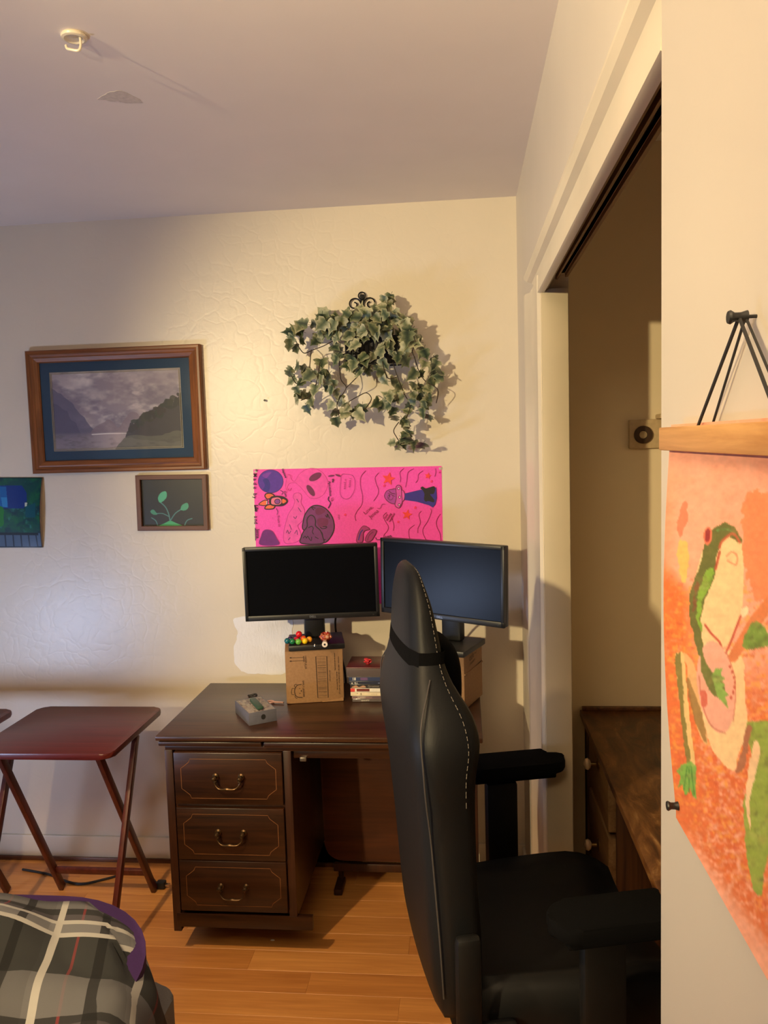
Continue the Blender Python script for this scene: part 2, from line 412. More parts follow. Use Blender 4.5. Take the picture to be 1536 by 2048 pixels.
# things that belong to walls and ceiling
def wall_blob(name, pts, mat, th, parent, plane):
    bm = nb(); P = smooth_curve([(x, y_, 0) for x, y_ in pts], 5, True); 
    poly = [(p.x + random.uniform(-.003, .003), p.y + random.uniform(-.003, .003)) for p in P]
    prism(bm, poly, th, plane, bev=th * .45); o = obj(name, bm, mat, smooth=True); o.parent = parent; o.matrix_parent_inverse = Matrix.Translation(-Vector(parent.location)); return o
MY = Matrix(((1, 0, 0, 0), (0, 0, -1, D), (0, 1, 0, 0), (0, 0, 0, 1)))     # (x,z) on the back wall, depth towards the room
m_sp, nt, b = base_mat('spackle', rgb(240, 238, 240), .75)
bump(nt, b, noise(nt, coords(nt, (1, 1, .35)), 45, 5, .6, 2.5), .22, .02)
wall_blob('spackle_patch', [(-.872, .958), (-.86, .90), (-.878, .84), (-.874, .785), (-.845, .752), (-.80, .745), (-.74, .742), (-.68, .75), (-.655, .80), (-.65, .90), (-.66, .962), (-.76, .965)], m_sp, .0016, wall_back, MY)
MC = Matrix(((1, 0, 0, 0), (0, -1, 0, 0), (0, 0, -1, H), (0, 0, 0, 1)))
cpts = [at(x, y_, Z=H) for x, y_ in ((195, 197), (222, 184), (245, 183), (284, 203), (262, 206), (235, 203), (212, 200))]
wall_blob('peeling_patch', [(p.x, -p.y) for p in cpts], plain('bare_patch', rgb(214, 204, 194), .9, nz=.3, nscale=80), .0006, ceiling, MC)
# ---- ceiling hook
hk = thing('ceiling_hook', 'white ceiling hook with round rosette on the warm part of the ceiling', 'hook', at(148, 70, Z=H))
t = nb(); lathe(t, [(.024, 0), (.026, -.003), (.025, -.007), (.020, -.0085), (.017, -.0065), (.014, -.004), (.004, -.003)], 28); obj('rosette', t, m_trim, hk)
t = nb(); tube(t, smooth_curve([(.012, .0, -.002), (.014, -.002, -.014), (.014, -.004, -.026), (.009, -.005, -.033), (-.006, -.005, -.030), (-.014, -.004, -.027), (-.017, -.003, -.020)], 5), .0028, 8); obj('hook', t, m_trim, hk)
# ---- nail
nl = nb(); lathe(nl, [(.0015, 0), (.0015, .012), (.0042, .012), (.0042, .0135)], 10, Matrix.Translation(at(531, 801, Y=D)) @ Matrix.Rotation(R(90), 4, 'X'))
tag(obj('wall_nail', nl, plain('black_metal', (.015, .015, .015), .4, .6)), 'small dark nail in the bright part of the cream back wall', 'nail')

# =================================================================== PICTURES
m_oak = wood('oak_frame', rgb(96, 52, 22), rgb(150, 90, 44), .38, 0, 1.6)
m_oak_v = wood('oak_frame_upright', rgb(96, 52, 22), rgb(150, 90, 44), .38, 2, 1.6)
def frame(root, w, h, prof, mats):
    """four mitred rails: prof = [(inset from outer edge, height off the wall)]"""
    for side in range(4):
        t = nb(); ra, rb = [], []
        for i, z in prof:
            if side == 0: a, b_ = (-w / 2 + i, h / 2 - i), (w / 2 - i, h / 2 - i)
            if side == 1: a, b_ = (-w / 2 + i, -h / 2 + i), (w / 2 - i, -h / 2 + i)
            if side == 2: a, b_ = (-w / 2 + i, -h / 2 + i), (-w / 2 + i, h / 2 - i)
            if side == 3: a, b_ = (w / 2 - i, -h / 2 + i), (w / 2 - i, h / 2 - i)
            ra.append((a[0], -z, a[1])); rb.append((b_[0], -z, b_[1]))
        sweep(t, ra, rb); obj('frame_rail', t, mats[0] if side < 2 else mats[1], root, angle=.4)
def ell_(cx, cy, rx, ry, n=12): return [(cx + rx * math.cos(2 * PI * i / n), cy + ry * math.sin(2 * PI * i / n)) for i in range(n)]
p = thing('framed_landscape', 'large oak framed misty lake print with a dark blue mat', 'picture', (-1.281, D, 1.7495))
w_, h_ = .668, .456
frame(p, w_, h_, [(0, 0), (0, .024), (.004, .028), (.012, .028), (.016, .024), (.024, .022), (.029, .024), (.042, .020), (.046, .014), (.046, 0)], (m_oak, m_oak_v))
m_mat = plain('blue_mat_board', rgb(44, 70, 92), .8, nz=.05, nscale=400)
t = nb(); IW, IH = .252, .147
for c, s in (((0, 0, (IH + .19) / 2), (.584, .003, .19 - IH)), ((0, 0, -(IH + .19) / 2), (.584, .003, .19 - IH)), (((IW + .29) / 2, 0, 0), (.29 - IW, .003, 2 * IH)), ((-(IW + .29) / 2, 0, 0), (.29 - IW, .003, 2 * IH))): box(t, (c[0], -.0085, c[2]), s)
obj('mat_board', t, m_mat, p)
t = nb()
for e in (.251, .2455):
    f = e - .252
    for c, s in (((0, -.0095, .147 + f), (2 * e, .001, .0016)), ((0, -.0095, -.147 - f), (2 * e, .001, .0016)), ((e, -.0095, 0), (.0016, .001, 2 * (.147 + f))), ((-e, -.0095, 0), (.0016, .001, 2 * (.147 + f)))): box(t, c, s)
obj('gilt_line', t, plain('gilt', rgb(170, 160, 130), .5), p)
P = Paint(0, 100, 0, 60, 420, 250)
P.c[:] = np.array((158, 146, 152)) / 255.
cl = P.vn(26, 16, 3, 5)
P.blend(np.clip((cl - .36) * 3.4, 0, 1) * np.clip(1.35 - np.hypot((P.x - 46) / 44, (P.y - 14) / 32), 0, 1), (236, 226, 214))
P.blend(np.clip((P.vn(17, 9, 9, 5) - .47) * 4, 0, 1) * .75, (122, 114, 128)); P.blend(np.clip((P.vn(11, 7, 14, 4) - .6) * 5, 0, 1) * .6, (226, 214, 206))
P.poly([(-3, 12), (8, 15), (15, 21), (21, 30), (27, 40), (34, 47), (20, 49), (-3, 49)], (104, 100, 122), a=.8, wob=6, seed=4)
P.poly([(-3, 24), (6, 28), (14, 36), (20, 48), (-3, 49)], (88, 86, 108), a=.5, wob=6, seed=6)
P.poly([(30, 48), (42, 38), (50, 43), (62, 32), (72, 42), (80, 48)], (140, 122, 128), a=.7, wob=5, seed=8)
P.blend(np.clip((P.y - 46) / 2, 0, 1) * .8, (134, 126, 136))
P.blend(np.clip(1 - abs(P.x - 50) / 26, 0, 1) * np.clip((P.y - 46) / 2, 0, 1) * .65, (206, 186, 178))
P.line([(30, 48), (44, 47.6), (60, 48)], .8, (250, 244, 234), .8)
P.poly([(56, 48), (62, 42), (70, 35), (76, 31), (82, 27), (88, 22), (94, 25), (104, 17), (104, 52), (60, 52)], (66, 64, 64), a=.92, wob=5, seed=12)
for q in range(26):
    x_ = 60 + q * 1.6; y_ = 44 - (x_ - 58) * .52 + 3 * math.sin(q * 2.3); P.poly(ell_(x_, y_, 2.2 + 1.2 * math.sin(q), 2.6 + 1.4 * math.cos(q * 1.7)), (62 + (q * 7) % 14, 60 + (q * 5) % 12, 60), a=.85, wob=4, seed=q)
P.poly([(58, 50), (78, 50), (104, 48), (104, 64), (50, 64)], (104, 104, 90), a=.85, wob=5, seed=15)
P.blend(np.clip((P.vn(5, 2, 21) - .5) * 2.4, 0, 1) * np.clip((P.y - 46) / 3, 0, 1) * .35, (70, 66, 64))
me = P.mesh('landscape_print', lambda a, b: ((a / 100 - .5) * .50, -.0075, (.5 - b / 60) * .292))
objm('landscape_print', me, attr_mat('print_paper', .55), p, smooth=False)
obj('glass_pane', box(nb(), (0, -.0125, 0), (.584, .002, .372)), glass_mat(), p)

p = thing('framed_print', 'small brown framed dark print with green shapes below the large picture', 'picture', (-1.0845, D, 1.4)); p.rotation_euler = (0, R(.6), 0)
m_wf = wood('walnut_frame', rgb(84, 50, 34), rgb(120, 76, 52), .5, 0, 1.6); m_wfv = wood('walnut_frame_upright', rgb(84, 50, 34), rgb(120, 76, 52), .5, 2, 1.6)
frame(p, .272, .208, [(0, 0), (0, .017), (.002, .018), (.016, .018), (.017, .017), (.017, .0)], (m_wf, m_wfv))
P = Paint(0, 120, 0, 90, 180, 135); P.c[:] = np.array((11, 15, 25)) / 255.
P.blend(np.clip(P.vn(40, 40, 2) - .3, 0, 1) * np.clip(1 - P.x / 110, 0, 1), (14, 34, 46))
g = (74, 176, 136); gd = (70, 132, 128)
P.line([(54, 90), (52, 70), (46, 54), (36, 44)], 2.2, gd); P.line([(54, 80), (64, 66), (76, 58)], 2., gd); P.line([(52, 72), (40, 66), (28, 66)], 1.8, gd); P.line([(30, 92), (26, 80), (18, 74)], 1.8, gd); P.line([(80, 92), (86, 80), (96, 76)], 1.8, gd)
P.poly([(36, 45), (32, 36), (38, 26), (48, 24), (48, 36)], g); P.poly([(75, 59), (78, 50), (88, 46), (90, 54), (84, 60)], g, a=.9); P.poly([(29, 67), (22, 68), (16, 62), (22, 58)], g, a=.8)
P.poly([(30, 92), (44, 84), (54, 80), (64, 84), (78, 92)], (60, 170, 110));
me = P.mesh('dark_print', lambda a, b: ((a / 120 - .5) * .24, -.0055, (.5 - b / 90) * .176)); objm('dark_print', me, attr_mat('print_gloss', .4), p, smooth=False)
obj('backing_board', box(nb(), (0, -.003, 0), (.24, .003, .176)), plain('board_brown', rgb(90, 70, 50), .8), p)
obj('glass_pane', box(nb(), (0, -.0085, 0), (.24, .002, .176)), glass_mat(), p)

# painted sheet at the left edge
P = Paint(-80, 84, 0, 140, 220, 190); P.c[:] = np.array((8, 70, 66)) / 255.
P.blend(np.clip((P.vn(22, 16, 5, 4) - .42) * 3, 0, 1), (20, 96, 60)); P.blend(np.clip((P.vn(14, 12, 6, 4) - .55) * 4, 0, 1), (8, 50, 62))
P.blend(np.clip((P.vn(9, 9, 8, 3) - .62) * 5, 0, 1) * .7, (56, 130, 120))
P.poly([(-60, 18), (10, 16), (44, 16), (54, 30), (55, 46), (48, 62), (10, 62), (-60, 62)], (0, 44, 120), False)
P.poly([(-60, 20), (12, 18), (16, 60), (-60, 58)], (8, 92, 160), False); P.poly([(2, 40), (14, 40), (15, 60), (5, 58)], (40, 130, 190), False)
P.poly([(-40, 60), (3, 58), (7, 80), (3, 98), (-40, 100)], (30, 120, 40), True); P.poly([(51, 50), (56, 50), (55, 57), (51, 58)], (190, 200, 180), False)
P.poly([(52, 58), (74, 50), (74, 80), (52, 80)], (0, 78, 92), False)
P.poly([(-80, 113), (84, 111), (84, 140), (-80, 140)], (70, 92, 118), False); P.poly([(-80, 110), (79, 110), (79, 115), (-80, 116)], (6, 22, 30), False)
for x in range(-76, 84, 16): P.line([(x + 6, 114), (x + 8, 138)], 2.6, (8, 24, 44))
P.line([(-80, 139), (84, 139)], 2.2, (10, 26, 40)); P.line([(-80, 1), (84, 1)], 2., (6, 40, 40))
def sheet(a, b):
    q = at(a, 955 + b, Y=D - .004); bow = .018 * math.sin(PI * min(1, b / 140)) ** .8 * max(0, (a - 20) / 64) ** 2
    return (q.x, D - .004 - bow, q.z)
p = thing('painted_sheet', 'unframed green and blue painted sheet taped up at the left', 'painting', (-1.7, D, 1.38))
me = P.mesh('paint_layer', lambda a, b: Vector(sheet(a, b)) - Vector((-1.7, D, 1.38))); objm('paint_layer', me, attr_mat('thick_paint', .45, .4, 90), p)
t = nb(); gr = []
for j in range(15):
    gr.append([t.verts.new(Vector(sheet(a, j * 10)) + Vector((.004 if a > 80 else 0, .0012, 0)) - Vector((-1.7, D, 1.38))) for a in (-80, -20, 20, 50, 70, 84)])
for a_, b_ in zip(gr[:-1], gr[1:]):
    for i in range(5): t.faces.new((a_[i], a_[i + 1], b_[i + 1], b_[i]))
obj('board_backing', t, plain('raw_board', rgb(120, 92, 66), .8), p)

# =================================================================== PINK POSTER
PO = Vector((-.427, D, 1.375))
p = thing('pink_poster', 'hot pink space drawing on poster board taped above the monitors', 'poster', PO)
m_pink = plain('pink_poster_board', rgb(255, 71, 186), .55, nz=.02, nscale=200)
corner = [at(507, 939, Y=D), at(883, 932, Y=D), at(888, 1205, Y=D), at(516, 1212, Y=D)]
t = nb(); 
prism(t, [((c.x - PO.x), (c.z - PO.z)) for c in corner], .0015, Matrix(((1, 0, 0, 0), (0, 0, -1, 0), (0, 1, 0, 0), (0, 0, 0, 1)))); obj('poster_board', t, m_pink, p, smooth=False)
dr = Draw(lambda a, b: Vector((a, -.0015, b)), (0, -1, 0))
def PX(x, y_): q = at(x, y_, Y=D); return (q.x - PO.x, q.z - PO.z)
A = lambda pts: [PX(500 + x / 7.68, 925 + y_ / 7.68) for x, y_ in pts]
B = lambda pts: [PX(690 + x / 7.68, 925 + y_ / 7.68) for x, y_ in pts]
def SM(pts, closed=False, k=6): return [(q.x, q.y) for q in smooth_curve([(x, y_, 0) for x, y_ in pts], k, closed)]
k_ = ink(40, 12, 30); plum = ink(110, 20, 70); pur = ink(88, 40, 160); purd = ink(52, 34, 140); rose = ink(214, 48, 140); mauve = ink(126, 44, 112); line_ = ink(150, 16, 78); wine = ink(118, 24, 84)
U = .00017
def shape(pts, fillm, linem, w=.0022, closed=True):
    q = SM(pts, closed)
    if fillm: dr.fill(q, fillm)
    dr.up()
    if linem: dr.stroke(q, w, linem, closed)
    dr.up()
def ell(cx, cy, rx, ry, n=14, rot=0.): return [(cx + rx * math.cos(2 * PI * i / n) * math.cos(rot) - ry * math.sin(2 * PI * i / n) * math.sin(rot), cy + rx * math.cos(2 * PI * i / n) * math.sin(rot) + ry * math.sin(2 * PI * i / n) * math.cos(rot)) for i in range(n)]
shape(A(ell(320, 290, 192, 178)), pur, ink(70, 20, 90), .0016)
shape(A([(200, 265), (270, 250), (310, 330), (290, 440), (200, 430), (230, 350)]), purd, None)
shape(A([(190, 200), (250, 160), (330, 150), (300, 190), (250, 240)]), ink(126, 48, 168), None)
# big head with slanted eyes
shape(A([(690, 285), (760, 180), (880, 100), (1010, 95), (1130, 170), (1195, 290), (1180, 400), (1120, 500), (1010, 555), (920, 540), (840, 450), (760, 360), (690, 310), (600, 330), (560, 420), (555, 300), (600, 180), (640, 260)]), ink(250, 78, 180), rose, .0016)
shape(A(ell(1005, 220, 105, 52, rot=-.5)), wine, None); shape(A(ell(935, 430, 42, 100, rot=-.6)), wine, None)
dr.stroke(SM(A([(560, 470), (590, 400), (600, 440), (640, 390), (620, 440)])), .0012, rose)
dr.stroke(SM(A([(570, 180), (640, 200), (640, 260)])), .0012, rose)
# pale bowling-pin figure
shape(A([(690, 590), (665, 530), (690, 475), (760, 470), (795, 520), (785, 620), (830, 700), (840, 770), (810, 890), (735, 970), (780, 1080), (770, 1170), (700, 1225), (540, 1235), (520, 1080), (560, 900), (600, 780), (660, 690)]), ink(244, 84, 178), ink(200, 46, 140), .0018)
for q in ([(720, 560), (750, 610)], [(740, 690), (790, 760)], [(670, 830), (700, 860), (720, 820)], [(610, 950), (640, 1030)], [(560, 1080), (580, 1040), (600, 1090), (630, 1050)], [(690, 1090), (720, 1040), (730, 1110)], [(590, 1190), (620, 1150)]): dr.stroke(SM(A(q)), .0028, mauve)
# large purple ball and figure in front
dr.up(); shape(A([(830, 1040), (825, 880), (870, 760), (960, 670), (1080, 665), (1190, 730), (1270, 850), (1295, 980), (1270, 1090), (1190, 1205), (1120, 1215), (1090, 1060)]), mauve, k_, .004)
shape(A([(1040, 870), (1130, 850), (1200, 880), (1190, 960), (1090, 1000), (1040, 950)]), wine, None); shape(A([(1010, 720), (1080, 690), (1160, 740), (1080, 800), (1020, 790)]), wine, None)
shape(A([(795, 1240), (790, 1140), (830, 1050), (880, 980), (880, 870), (930, 810), (985, 830), (1010, 900), (1010, 970), (1080, 1040), (1120, 1140), (1115, 1240)]), ink(118, 40, 104), k_, .004)
for q in ([(900, 1000), (950, 980), (975, 1010), (960, 1060), (980, 1100)], [(820, 1160), (850, 1130), (870, 1160), (890, 1130), (920, 1180), (945, 1195), (950, 1140)], [(1000, 1140), (1055, 1170)], [(1010, 700), (950, 690), (985, 730)], [(1160, 810), (1190, 840), (1190, 790), (1225, 860)], [(1080, 990), (1110, 1015), (1160, 1010), (1180, 985), (1120, 985)], [(1130, 1185), (1165, 1180)]): dr.stroke(SM(A(q)), .003, k_)
shape(A([(160, 1260), (175, 1130), (210, 1050), (270, 1030), (350, 1060), (410, 1160), (440, 1260)]), ink(112, 20, 122), ink(150, 30, 130), .0018)
# rocket lying on its side
orange = ink(246, 110, 70)
shape(A([(140, 640), (200, 590), (265, 580), (260, 650), (200, 660)]), orange, k_, .003)
shape(A([(235, 520), (250, 480), (330, 475), (385, 520), (330, 545), (270, 560)]), orange, k_, .004); shape(A([(235, 710), (265, 655), (350, 645), (385, 670), (350, 710)]), orange, k_, .004)
shape(A([(300, 600), (330, 530), (420, 515), (520, 530), (580, 590), (520, 655), (420, 665), (330, 650)]), k_, k_, .003)
shape(A([(330, 600), (345, 550), (430, 535), (480, 560), (485, 620), (440, 648), (345, 640)]), ink(236, 120, 150), None); shape(A([(500, 565), (530, 565), (562, 593), (530, 622), (500, 620)]), orange, None)
shape(A(ell(425, 597, 42, 38)), ink(140, 60, 150), k_, .0022); dr.stroke(A([(265, 590), (262, 640)]), .003, ink(220, 210, 230))
dr.up()
# wavy lines and stars on the right
for q in ([(320, 125), (245, 220), (240, 360), (268, 500), (260, 640), (190, 740), (155, 820), (170, 895)], [(520, 155), (465, 230), (480, 320), (515, 420), (500, 500), (440, 590)], [(905, 90), (845, 150), (855, 240), (848, 305)], [(1058, 95), (970, 150), (950, 280), (930, 380)], [(1198, 125), (1130, 180), (1120, 260), (1085, 312)], [(1390, 90), (1395, 150), (1378, 215)], [(1175, 742), (1135, 800), (1158, 920), (1120, 1010), (1118, 1080)], [(1315, 705), (1325, 760), (1270, 900), (1200, 1010), (1200, 1090), (1250, 1200)], [(1465, 788), (1410, 880), (1410, 980), (1460, 1090), (1470, 1195)], [(1072, 955), (990, 1020), (980, 1100), (1000, 1190)], [(640, 765), (590, 820), (620, 900), (665, 980), (650, 1050), (600, 1110), (600, 1170)], [(720, 850), (750, 960), (742, 1045)]): dr.stroke(SM(B(q)), .0016, line_)
red = ink(255, 60, 60)
def star(cx, cy, r, m): dr.fill(B([(cx + (r if i % 2 == 0 else r * .42) * math.sin(i * PI / 5 + .2), cy - (r if i % 2 == 0 else r * .42) * math.cos(i * PI / 5 + .2)) for i in range(10)]), m)
for s_ in ((670, 250, 108, red), (1275, 205, 56, red), (955, 800, 85, red), (1080, 690, 30, ink(255, 48, 110)), (605, 355, 30, ink(240, 40, 110)), (820, 910, 26, ink(255, 48, 110)), (1330, 290, 26, ink(255, 48, 110)), (1455, 150, 18, ink(200, 30, 90)), (5, 800, 26, ink(255, 48, 110))): star(*s_)
dr.up()
# saucer, beam and cow-like blot
dr.fill(B([(915, 475), (1170, 415), (1400, 380), (1412, 540), (1390, 640), (1350, 690), (1290, 655), (1100, 600), (920, 575)]), purd); dr.up()
shape(B([(1160, 395), (1190, 368), (1240, 395), (1300, 380), (1370, 365), (1385, 420), (1360, 480), (1310, 490), (1370, 570), (1360, 610), (1280, 590), (1240, 600), (1215, 560), (1220, 480), (1190, 420)]), ink(28, 14, 24), None)
shape(B(ell(880, 510, 38, 85)), ink(232, 80, 176), plum, .0018)
shape(B([(610, 520), (640, 440), (720, 410), (790, 420), (790, 610), (740, 632), (660, 595)]), ink(176, 58, 160), plum, .0026)
shape(B(ell(700, 530, 40, 42)), None, plum, .0018); dr.stroke(SM(B([(680, 440), (720, 470), (770, 480)])), .003, plum); dr.stroke(SM(B([(660, 470), (720, 495), (770, 520)])), .0022, plum)
dr.fill(B(ell(686, 512, 9, 14)), k_); dr.fill(B(ell(678, 540, 7, 9)), k_)
shape(B([(785, 400), (800, 355), (840, 350), (865, 390), (872, 500), (880, 600), (850, 680), (815, 695), (770, 650), (790, 540)]), ink(220, 78, 176), plum, .0026)
for cx, cy in ((826, 398), (842, 530), (835, 648)): dr.fill(B(ell(cx, cy, 22, 22)), plum); dr.up(); dr.fill(B(ell(cx, cy, 12, 12)), ink(240, 190, 220))
# strips at the bottom
shape(B([(180, 1210), (215, 1060), (290, 970), (380, 1022), (290, 1060), (270, 1210)]), ink(176, 40, 128), plum, .0022); dr.stroke(SM(B([(210, 1190), (240, 1080), (280, 1030)])), .004, purd)
shape(B([(315, 1200), (340, 1110), (420, 1030), (485, 1055), (400, 1200)]), ink(170, 34, 120), plum, .0026); dr.stroke(SM(B([(350, 1190), (380, 1110), (440, 1060)])), .003, wine)
dr.stroke(SM(B([(470, 1145), (500, 1185), (600, 1165)])), .002, k_)
# handwriting
dn = -PI / 2
def wr_(s_, reg, x, y_, size, ang, m, bold=.0003): dr.text(s_, reg([(x, y_)])[0], size, ang, m, bold)
wr_('*', A, 60, 100, .022, dn, k_); 
for ch, y_ in zip('Made by', (165, 245, 305, 370, 410, 470, 520)): wr_(ch, A, 58, y_, .018, dn, k_)
wr_('Lilo', A, 78, 650, .017, dn, k_, .0006)
for ch, y_ in zip('and', (820, 865, 905)): wr_(ch, A, 70, y_, .018, dn, k_)
wr_('Jenna', A, 100, 1020, .016, dn, k_); dr.stroke(A([(86, 1000), (92, 1195)]), .0025, k_); dr.stroke(A([(78, 650), (95, 740)]), .004, k_)
wr_('Neptune', A, 490, 100, .010, dn + .35, k_); wr_('Yours', A, 520, 440, .009, dn + .3, k_); dr.stroke(SM(A([(470, 425), (510, 455), (490, 490)])), .0018, k_)
wr_('the', A, 1265, 250, .010, dn, k_, .0005); wr_('Apostolous', A, 1205, 285, .012, dn + .05, k_, .0002); wr_('Us', A, 1250, 540, .012, dn, line_)
dr.stroke(SM(A([(1215, 520), (1205, 570), (1240, 620), (1205, 700)])), .003, k_)
shape(A(ell(1250, 203, 48, 12, rot=-.15)), wine, None); shape(A(ell(1355, 197, 42, 15, rot=.35)), wine, None)
shape(B([(-50, 190), (20, 178), (110, 195), (150, 260), (150, 400), (120, 480), (60, 550), (-20, 550), (-70, 480), (-70, 330)]), None, line_, .0012)
wr_('I come', B, 70, 235, .0125, dn - .12, line_, 0); wr_('in peace', B, 0, 250, .0115, dn - .12, line_, 0)
wr_('From us', A, 418, 815, .0125, dn + .1, line_, .0001); dr.stroke(SM(A([(405, 700), (430, 750), (420, 800)])), .0018, k_); wr_('Yum', A, 1345, 800, .010, dn + .2, line_, 0); wr_('....', A, 350, 830, .011, dn, line_, 0)
wr_('Love,', B, 310, 800, .019, .68, line_, 0); wr_('Jenna', B, 395, 860, .019, .68, line_, 0); dr.stroke(SM(B([(500, 700), (540, 700), (575, 640), (625, 640)])), .0016, line_)
wr_('your', B, 620, 860, .010, 1.0, line_); wr_('missing', B, 650, 895, .0105, 1.0, line_); wr_('neighbor', B, 690, 915, .0105, 1.0, line_); wr_('Love,', B, 620, 1155, .012, .2, k_); wr_('us', B, 690, 1180, .010, .2, k_)
dr.build('drawing', p)
for q in (PX(512, 943), PX(881, 937)): t = nb(); box(t, (q[0], -.0022, q[1]), (.011, .001, .008)); obj('tape', t, plain('tape_grey', rgb(200, 180, 170), .3), p)

# =================================================================== DESK
m_dk = wood('dark_walnut', rgb(26, 13, 7), rgb(60, 32, 15), .34, 0, 1.0)
m_dkv = wood('dark_walnut_upright', rgb(30, 14, 8), rgb(62, 32, 17), .4, 2, 1.0)
m_top = wood('desk_laminate', rgb(38, 21, 12), rgb(72, 43, 25), .3, 0, .8)
m_brass = plain('aged_brass', rgb(84, 64, 42), .34, .8)
desk = thing('desk', 'dark walnut single pedestal desk with three drawers against the back wall', 'desk', (-.45, 2.33, 0))
DX, DY = -.45, 2.33
def dbox(name, lo, hi, mat, bev=.002, par=None):
    c = [(a + b) / 2 for a, b in zip(lo, hi)]; s = [b - a for a, b in zip(lo, hi)]
    return obj(name, box(nb(), (c[0] - DX, c[1] - DY, c[2]), s, bev), mat, par or desk)
dbox('desk_top', (-.957, 2.325, .711), (.04, 2.872, .727), m_top, .004)
dbox('slide_board', (-.951, 2.333, .692), (-.6275, 2.80, .7065), m_dk, .003); dbox('slide_board', (-.6205, 2.333, .690), (.02, 2.80, .7065), m_dk, .003)
dbox('top_rail', (-.935, 2.345, .675), (.02, 2.84, .692), m_dk, .002)
t = nb()
for lo, hi in (((-.937, 2.345, .088), (-.912, 2.86, .676)), ((-.565, 2.345, .142), (-.540, 2.86, .676)), ((-.912, 2.845, .15), (-.565, 2.857, .676)), ((-.912, 2.356, .15), (-.565, 2.845, .162)), ((-.912, 2.352, .317), (-.565, 2.37, .328)), ((-.912, 2.352, .486), (-.565, 2.37, .507))):
    c = [(a + b) / 2 for a, b in zip(lo, hi)]; box(t, (c[0] - DX, c[1] - DY, c[2]), [b - a for a, b in zip(lo, hi)], .0015)
obj('pedestal', t, m_dkv, desk)
t = nb()
for z0, z1 in ((0, .105),):
    box(t, (-.74 - DX, 2.66 - DY, .052), (.30, .28, .104), .003)
box(t, (-.74 - DX, 2.6 - DY, .125), (.34, .46, .05), .002)
obj('base_block', t, m_dkv, desk)
dbox('foot_rail', (-.925, 2.343, .104), (-.493, 2.362, .148), m_dk, .002)
dbox('apron', (-.54, 2.36, .648), (.02, 2.378, .676), m_dk, .002)
dbox('end_panel', (.0, 2.36, 0), (.022, 2.86, .692), m_dkv, .002)
dbox('latch', (-.515, 2.352, .640), (-.495, 2.372, .653), plain('dull_nickel', rgb(130, 120, 110), .35, .8), .002)
m_inlay = plain('drawer_inlay', rgb(118, 76, 42), .5)
def handle(parent, cx, cz):
    y0 = 2.335 - DY; t = nb()
    for s in (-1, 1):
        lathe(t, [(.009, 0), (.0105, .003), (.006, .006), (.0045, .012), (.007, .016), (.008, .020), (.005, .025), (.0005, .0265)], 12, Matrix.Translation((cx + s * .040, y0, cz + .012)) @ Matrix.Rotation(R(90), 4, 'X'))
        lathe(t, [(.0005, -.006), (.005, -.003), (.006, 0), (.005, .003), (.0005, .006)], 10, Matrix.Translation((cx + s * .0375, y0 - .014, cz + .002)))
    pts = smooth_curve([(cx - .042, y0 - .016, cz + .008), (cx - .037, y0 - .018, cz - .008), (cx - .026, y0 - .021, cz - .018), (cx - .012, y0 - .023, cz - .0195), (cx, y0 - .023, cz - .0185), (cx + .012, y0 - .023, cz - .0195), (cx + .026, y0 - .021, cz - .018), (cx + .037, y0 - .018, cz - .008), (cx + .042, y0 - .016, cz + .008)], 5)
    n = len(pts); rs = [.0026 + .0022 * math.exp(-((i - n / 2) / (n * .13)) ** 2) for i in range(n)]
    tube(t, pts, rs, 8); return obj('handle', t, m_brass, parent)
for z0, z1, dz in ((.507, .672, 0), (.328, .4965, 0), (.162, .3265, -.006)):
    dw = dbox('drawer', (-.906, 2.335, z0 + .001), (-.567, 2.62, z1), m_dk, .003)
    d2 = Draw(lambda a, b: Vector((a - DX, 2.335 - DY, b)), (0, -1, 0)); x0, x1 = -.884, -.587; a, b = z0 + .021, z1 - .020
    c = .030; line = [(x0 + c, a), (x1 - c, a), (x1 - c * .85, a + c * .35), (x1 - c * .35, a + c * .75), (x1, a + c), (x1, b - c), (x1 - c * .35, b - c * .75), (x1 - c * .85, b - c * .35), (x1 - c, b), (x0 + c, b), (x0 + c * .85, b - c * .35), (x0 + c * .35, b - c * .75), (x0, b - c), (x0, a + c), (x0 + c * .35, a + c * .75), (x0 + c * .85, a + c * .35)]
    d2.z = .0004; d2.stroke(line, .0016, m_inlay, True); d2.build('inlay_line', dw)
    handle(dw, -.735 - DX, (z0 + z1) / 2 - .004 + dz)

# =================================================================== TRAY TABLES
m_tr = wood('red_brown_tray', rgb(70, 20, 17), rgb(100, 34, 29), .32, 0, .6)
m_trl = wood('red_brown_leg', rgb(66, 24, 18), rgb(104, 44, 32), .4, 2, .8)
def rrect(w, h, r, n=6):
    out = []
    for cx, cy, a0 in ((w / 2 - r, h / 2 - r, 0), (-w / 2 + r, h / 2 - r, 90), (-w / 2 + r, -h / 2 + r, 180), (w / 2 - r, -h / 2 + r, 270)):
        for i in range(n + 1): a = R(a0 + 90 * i / n); out.append((cx + r * math.cos(a), cy + r * math.sin(a)))
    return out
def bar(bm, a, b, w, th, side):
    """flat bar from a to b, w wide, th thick along side"""
    a, b, s = Vector(a), Vector(b), Vector(side).normalized(); d = (b - a).normalized(); n = d.cross(s).normalized()
    M = Matrix(((s.x, n.x, d.x, 0), (s.y, n.y, d.y, 0), (s.z, n.z, d.z, 0), (0, 0, 0, 1))); M.translation = (a + b) / 2
    return box(bm, (0, 0, 0), (th, w, (b - a).length), .003, M)
TX, TY = -1.325, 2.53
tray = thing('tray_table', 'red brown folding tray table standing beside the desk', 'table', (TX, TY, 0), 0, 'folding tray tables')
t = nb(); prism(t, rrect(.462, .447, .035), .019, Matrix.Translation((0, 0, .656)), .005); obj('table_top', t, m_tr, tray)
